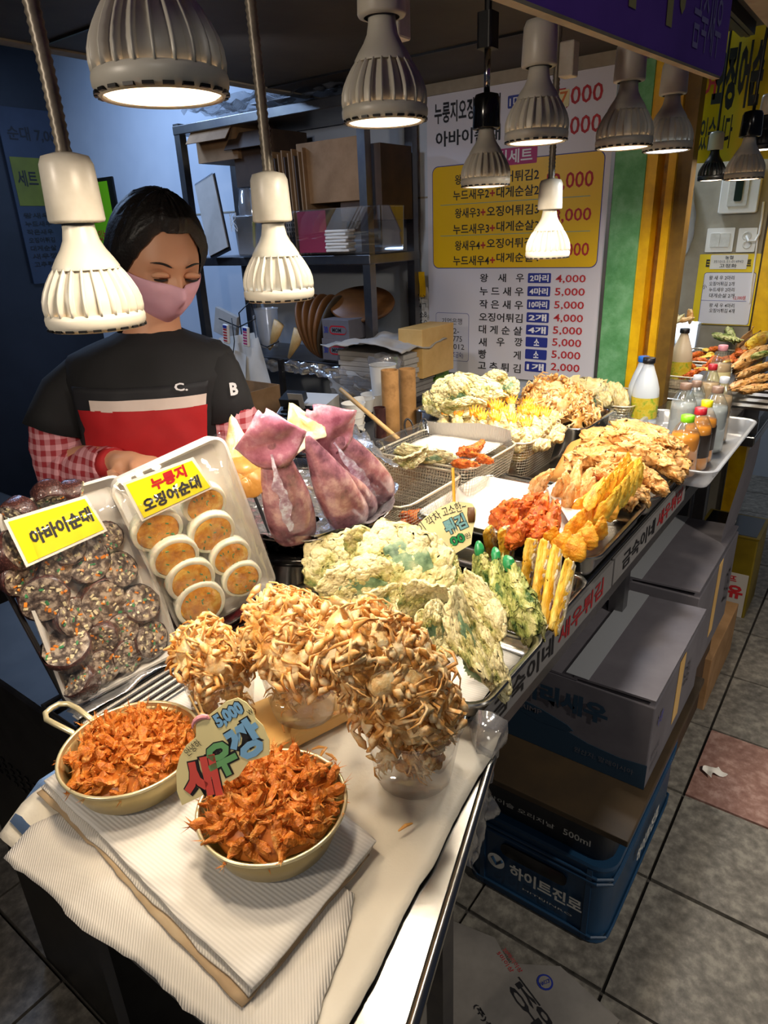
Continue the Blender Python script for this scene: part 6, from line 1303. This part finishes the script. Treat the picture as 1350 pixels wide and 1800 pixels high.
def bagc(u,v): q=noise.noise_vector(Vector((u*5,v*5,6))); return (.63+.13*u+.02*q.x,.35+.03*q.y+.03*u,.83-.22*v+.02*q.z)
tag(MB().grid(bagc,20,22).build('plastic_bag','bag_clear',smooth=True),'clear plastic bag hanging in the dark under the counter end','bag')
# ------------------------------------------------------------------ neighbouring stall
struct(MB().box((3.62,.86,1.35),(.06,.62,2.7)).build('wall_neighbour','wall_beige'))
struct(MB().box((3.60,.50,1.35),(.10,.07,2.7)).build('trim_10','yellow_paint'))
struct(MB().box((4.6,1.6,1.35),(.1,3.2,2.7)).build('wall_far','wall_white'))
struct(MB().box((6.8,-.8,1.35),(.1,5,2.7)).build('wall_distance','wall_dark'))
NX=3.585
NM=frame((NX,1.2,0),(0,-1,0),(0,0,1)); NI=NM.inverted()
K=dict(M=NM,MI=NI,k=4.737,x0=1150,y0=380)
def nb(cx,cy): return on_board(cx,cy,**K)
def nbx(par,s,*a,**kk): return bx_text(par,s,*a,**{**dict(lift=.009,off=.01),**kk},**K)
def nrect(par,cx0,cy0,cx1,cy1,mt,z0,z1,nm='panel',r=.004):
    my=(cy0+cy1)/2; cm=(cx0+cx1)/2; u0=nb(cx0,my)[0]; u1=nb(cx1,my)[0]; v0=nb(cm,cy1)[1]; v1=nb(cm,cy0)[1]; return MB().prism(rrect(u0,v0,u1,v1,r,3),z0,z1).build(nm,mt,par)
t=thing('set_menu_sign','yellow set menu sign with white panel at the neighbouring stall','sign',M=NM)
nrect(t,345,315,845,905,'banner_yellow',0,.004); nrect(t,392,468,820,900,'ink_blue',.004,.0048,'outline',.01); nrect(t,396,472,816,898,'board_white',.004,.0055,'white_panel',.01)
nrect(t,470,320,778,440,'paper_white',.0045,.007,'paper_note'); nbx(t,'농협',595,328,662,358,'ink_black'); nbx(t,'351015-51-014943',500,366,745,388,'ink_grey',off=0); nbx(t,'고정화',545,396,690,428,'ink_black'); nbx(t,'트',775,360,812,415,'ink_black',off=.03); nbx(t,'ㅌ',436,360,466,420,'ink_black',off=.03)
for s,y in (('왕 새 우 2마리',512),('오징어튀김 2개',562),('누드새우 2마리',611),('대게순살 2개',660),('왕 새 우 4마리',742),('오징어튀김 4개',786)): nbx(t,s,460,y-18,670,y+18,'ink_black',lift=.0065)
nbx(t,'小',404,565,440,605,'ink_black',lift=.0065); nbx(t,'12,000원',662,662,762,698,'ink_red',lift=.0065); nrect(t,390,702,770,705,'ink_blue',.0055,.0062,'rule',.0005)
t=thing('electric_panel','white double switch plate on the neighbouring wall','switch',M=NM); nrect(t,436,98,664,298,'cup_white',0,.008); [nrect(t,a_,142,b_,256,'switch_white',.008,.012,'rocker') for a_,b_ in((470,548),(552,632))]
t=thing('wall_socket','white double socket with plugged cable on the neighbouring wall','socket',M=NM); nrect(t,696,98,850,298,'cup_white',0,.008)
for cy in(165,235): u,v=nb(775,cy); MB().lathe([(.008,.009),(.016,.011),(.019,.009)],20,M=T(u,v,0)).build('outlet','switch_white',t)
P=[(*nb(775,165),.02),(*nb(800,205),.04),(*nb(850,205),.03),(*nb(880,150),.02),(*nb(900,20),.012),(*nb(915,-120),.012)]; MB().tube(P,.005,8,M=NM).build('white_cable','cup_white') ; bpy.data.objects['white_cable']['label']='white cable running up from the double socket'; bpy.data.objects['white_cable']['category']='cable'
P=[(*nb(870,150),.012),(*nb(845,350),.012),(*nb(815,560),.012),(*nb(800,720),.012)]; o=MB().tube(P,.004,8,M=NM).build('power_cable','cup_white'); tag(o,'thin white cable running down beside the yellow menu sign','cable')
t=thing('breaker_box','white electric breaker box with dark window on the neighbouring wall','breaker box',M=NM)
K2=dict(M=NM,MI=NI,k=3,x0=1050,y0=0); u0,v0=on_board(640,1130,**K2); u1,v1=on_board(880,900,**K2); bevel(MB().prism(rrect(u0,v0,u1,v1+.02,.01),0,.03).build('case','cup_white',t),.004); MB().prism(rrect(u0+(u1-u0)*.22,v0+.03,u0+(u1-u0)*.72,v1+.01,.004),.03,.034).build('door','switch_white',t); MB().prism(rrect(u0+(u1-u0)*.38,v0+.05,u0+(u1-u0)*.58,v1,.006),.034,.037).build('window','black_gloss',t)
# hanging white bag and inner menu beyond
def bagn(u,v): a=2*pi*u; r=.035*(sin(pi*min(1,v*1.02))**.5)*(1+.25*v)+.004; q=noise.noise_vector(Vector((cos(a)*2,sin(a)*2,v*5))); return (3.555+r*cos(a)+.01*q.x,.905-.03*v+r*1.1*sin(a)+.01*q.y,1.70-.36*v)
tag(MB().grid(bagn,24,20).build('plastic_bag','bag_white',smooth=True),'knotted white plastic bag hanging beside the neighbouring wall','bag')
FM=frame((4.54,1.6,0),(0,-1,0),(0,0,1)); FI=FM.inverted(); t=thing('inner_menu','dim blue framed menu on the far wall of the neighbouring stall','menu',M=FM); K3=dict(M=FM,MI=FI,k=4.737,x0=1150,y0=380)
def f3(cx,cy): return on_board(cx,cy,**K3)
u0,v0=f3(215,720); u1,v1=f3(420,60); MB().box(((u0+u1)/2,(v0+v1)/2,0),(abs(u1-u0),abs(v1-v0),.01)).build('sheet','board_white',t)
for s,a_,b_,c_,d_ in (('누드',312,295,375,330),('대게',305,345,375,378),('24,000',338,398,420,428),('순대',315,475,385,520),('오징어',262,612,340,642),('왕새우',285,655,350,680)): 
    x0_,y1_=f3(a_,b_); x1_,y0_=f3(c_,d_); letters(t,s,x0_,y0_,x1_,y1_,'ink_black',None,.01,lift=.006)
x0_,y0_=f3(285,600); x1_,y1_=f3(360,535); MB().box(((x0_+x1_)/2,(y0_+y1_)/2,.006),(abs(x1_-x0_),abs(y1_-y0_),.003)).build('blue_ribbon','ink_blue',t)
bevel(tag(MB().box((4.1,1.05,.6),(.3,.3,1.2)).build('dark_appliance','crate_black'),'dark appliance in the neighbouring stall behind the brown pillar','appliance'),.01)
# neighbour's counter and food
nc=thing('neighbour_counter','stainless counter of the neighbouring stall behind the bottles','counter',(0,0,0)); bevel(MB().box((3.12,.66,.85),(.92,.66,.05)).build('worktop','steel',nc),.004); MB().box((3.12,.80,.41),(.90,.36,.82)).build('cabinet','steel_dull',nc); bevel(MB().box((3.08,.40,.74),(.8,.14,.04)).build('lower_ledge','steel',nc),.004); MB().box((2.70,.36,.80),(.02,.06,.06)).build('bracket','steel',nc)
NC=[(3.18,.60,.875,.955,.34,.26,'upper wire basket of orange fried shrimps at the neighbouring stall'),(2.86,.62,.875,.945,.26,.24,'lower wire basket of orange fritters behind the corn bottles')]
for cx,cy,z0,z1,L_,W_,lb in NC: wire_basket(lb,cx-L_/2,cx+L_/2,cy-W_/2,cy+W_/2,z0,z1,'wire',.011)
rn=random.Random(21)
for k in range(34):
    b=k%2; cx,cy,z0,z1,L_,W_,_=NC[b]; M=T(cx+rn.uniform(-.42,.42)*L_,cy+rn.uniform(-.4,.4)*W_,z1-.01+rn.uniform(0,.02))@Euler((rn.uniform(-.3,.3),rn.uniform(-.3,.3),rn.uniform(0,6))).to_matrix().to_4x4()@Sc(.07,.03,.03)
    inst('breaded_shrimp',[(orng if k%5 else yell)[k%2]],M,('orange fried piece in the upper neighbouring basket','orange fried piece in the lower basket behind the corn bottles')[b],'shrimp',('fried pieces in the upper neighbouring basket','fried pieces in the lower neighbouring basket')[b])
p=az(1268,553,1.0); 
def ncup(px,py,z,lb): a=az(px,py,z); o=MB().lathe([(0.0005,0),(.035,0),(.045,.05)],24).build('plastic_cup','clear_plastic',smooth=True,M=T(*a)); return tag(o,lb,'cup'),a
_,a=ncup(1270,572,.975,'clear cup of orange shrimps on the neighbouring basket')
for k in range(16): M=T(a.x+rn.uniform(-.03,.03),a.y+rn.uniform(-.03,.03),a.z+.045+rn.uniform(0,.025))@Rz(rn.uniform(0,6))@Sc(.03); inst('fried_shrimp',[shr[k%5]],M,'tiny orange shrimp in the clear cup of the neighbouring stall','shrimp','shrimps in the neighbouring cup')
a=az(1215,548,1.02); place('plastic_spoon',MB().tube([a,az(1246,562,1.0)],[.008,.004],8,flat=.4),'cup_white','white plastic spoon beside the orange cup of the neighbour','spoon',smooth=True)
for i,(x0_,y0_,x1_,y1_,w) in enumerate(((1290,650,1350,615,22),(1292,665,1355,640,22),(1290,680,1352,660,24),(1300,640,1350,600,20),(1310,630,1360,610,20),(1300,688,1360,680,20))):
    S2(tan if i!=3 else pale,'squid_tempura',x0_,y0_,.97,x1_,y1_,.98,w,'golden tempura piece in the heap at the right picture edge','tempura','tempura heap at the right picture edge',i,i)
for i,(x0_,y0_,x1_,y1_,w,mt_) in enumerate(((1312,610,1360,585,24,0),(1320,628,1360,618,12,1),(1255,590,1300,600,14,0),(1272,565,1290,600,16,0))):
    o=S2(yell if i==0 else pep,'fritter_piece',x0_,y0_,1.0,x1_,y1_,1.01,w,('broad yellow fritter on top of the right heap','green topped fritter under the broad yellow one','pale fritter lying in the neighbouring basket','pale upright fritter beside the dried squid')[i],'fritter',None,0,i)
for i,(px,py,L_,r) in enumerate(((1310,600,.14,1.2),(1300,585,.12,1.5),(1325,570,.11,1.7),(1318,600,.12,.9))):
    m=MB(); m.grid(lambda u,v:(u-.5,(v-.5)*.35*sin(pi*min(1,u+.12)),.05*sin(u*6+v*3+i)),14,6); m.rough(.03,6,i,2); o=m.build('dried_squid','wood_dark' if i%2 else 'tube_kraft',M=cam_M(az(px,py,.99),r)@Sc(L_),smooth=True); o.modifiers.new('s','SOLIDIFY').thickness=.02; tag(o,('brown dried squid leaning at the right of the neighbouring basket','upright dried squid behind the brown one','spotted dried squid standing farthest back','tan dried squid lying lowest')[i],'squid')
place('steel_grid_stack',MB().rr(.22,.3,[(0,0),(.004,.01),(0,.02),(.004,.03),(0,.04),(.004,.05),(0,.06),(.004,.07),(0,.08)],.01,3),'steel_dull','stack of wire grids under the tempura heap at the right edge','grid',T(2.72,.42,.876))
hp_=ax(1188,560,3.35); place('food_box',MB().rr(.16,.20,[(.004,.0),(0,0),(-.01,-.13)],.02,4),'milky_plastic','milky box of pale shrimps behind the corn bottles','box',T(hp_.x,hp_.y,hp_.z-.02),True)
for k in range(14): inst('shrimp_tempura',[(pale+crm)[k%5]],T(hp_.x+rn.uniform(-.05,.05),hp_.y+rn.uniform(-.09,.09),hp_.z-.02+rn.uniform(-.01,.025))@Euler((rn.uniform(-1,1),rn.uniform(-1.2,0),rn.uniform(0,6))).to_matrix().to_4x4()@Sc(.07,.026,.026),'pale fried shrimp heaped in the milky box behind the corn bottles','shrimp','pale shrimps in the milky box')
m=MB(); m.tube([(0,-.06,0),(0,0,.01),(0,.06,0)],[.03,.04,.02],14); m.rough(.008,20,5,2); place('raw_squid',m,'squid_fin','pink raw squid heap at the upper right of the neighbouring counter','squid',T(*az(1345,560,1.02)),True)
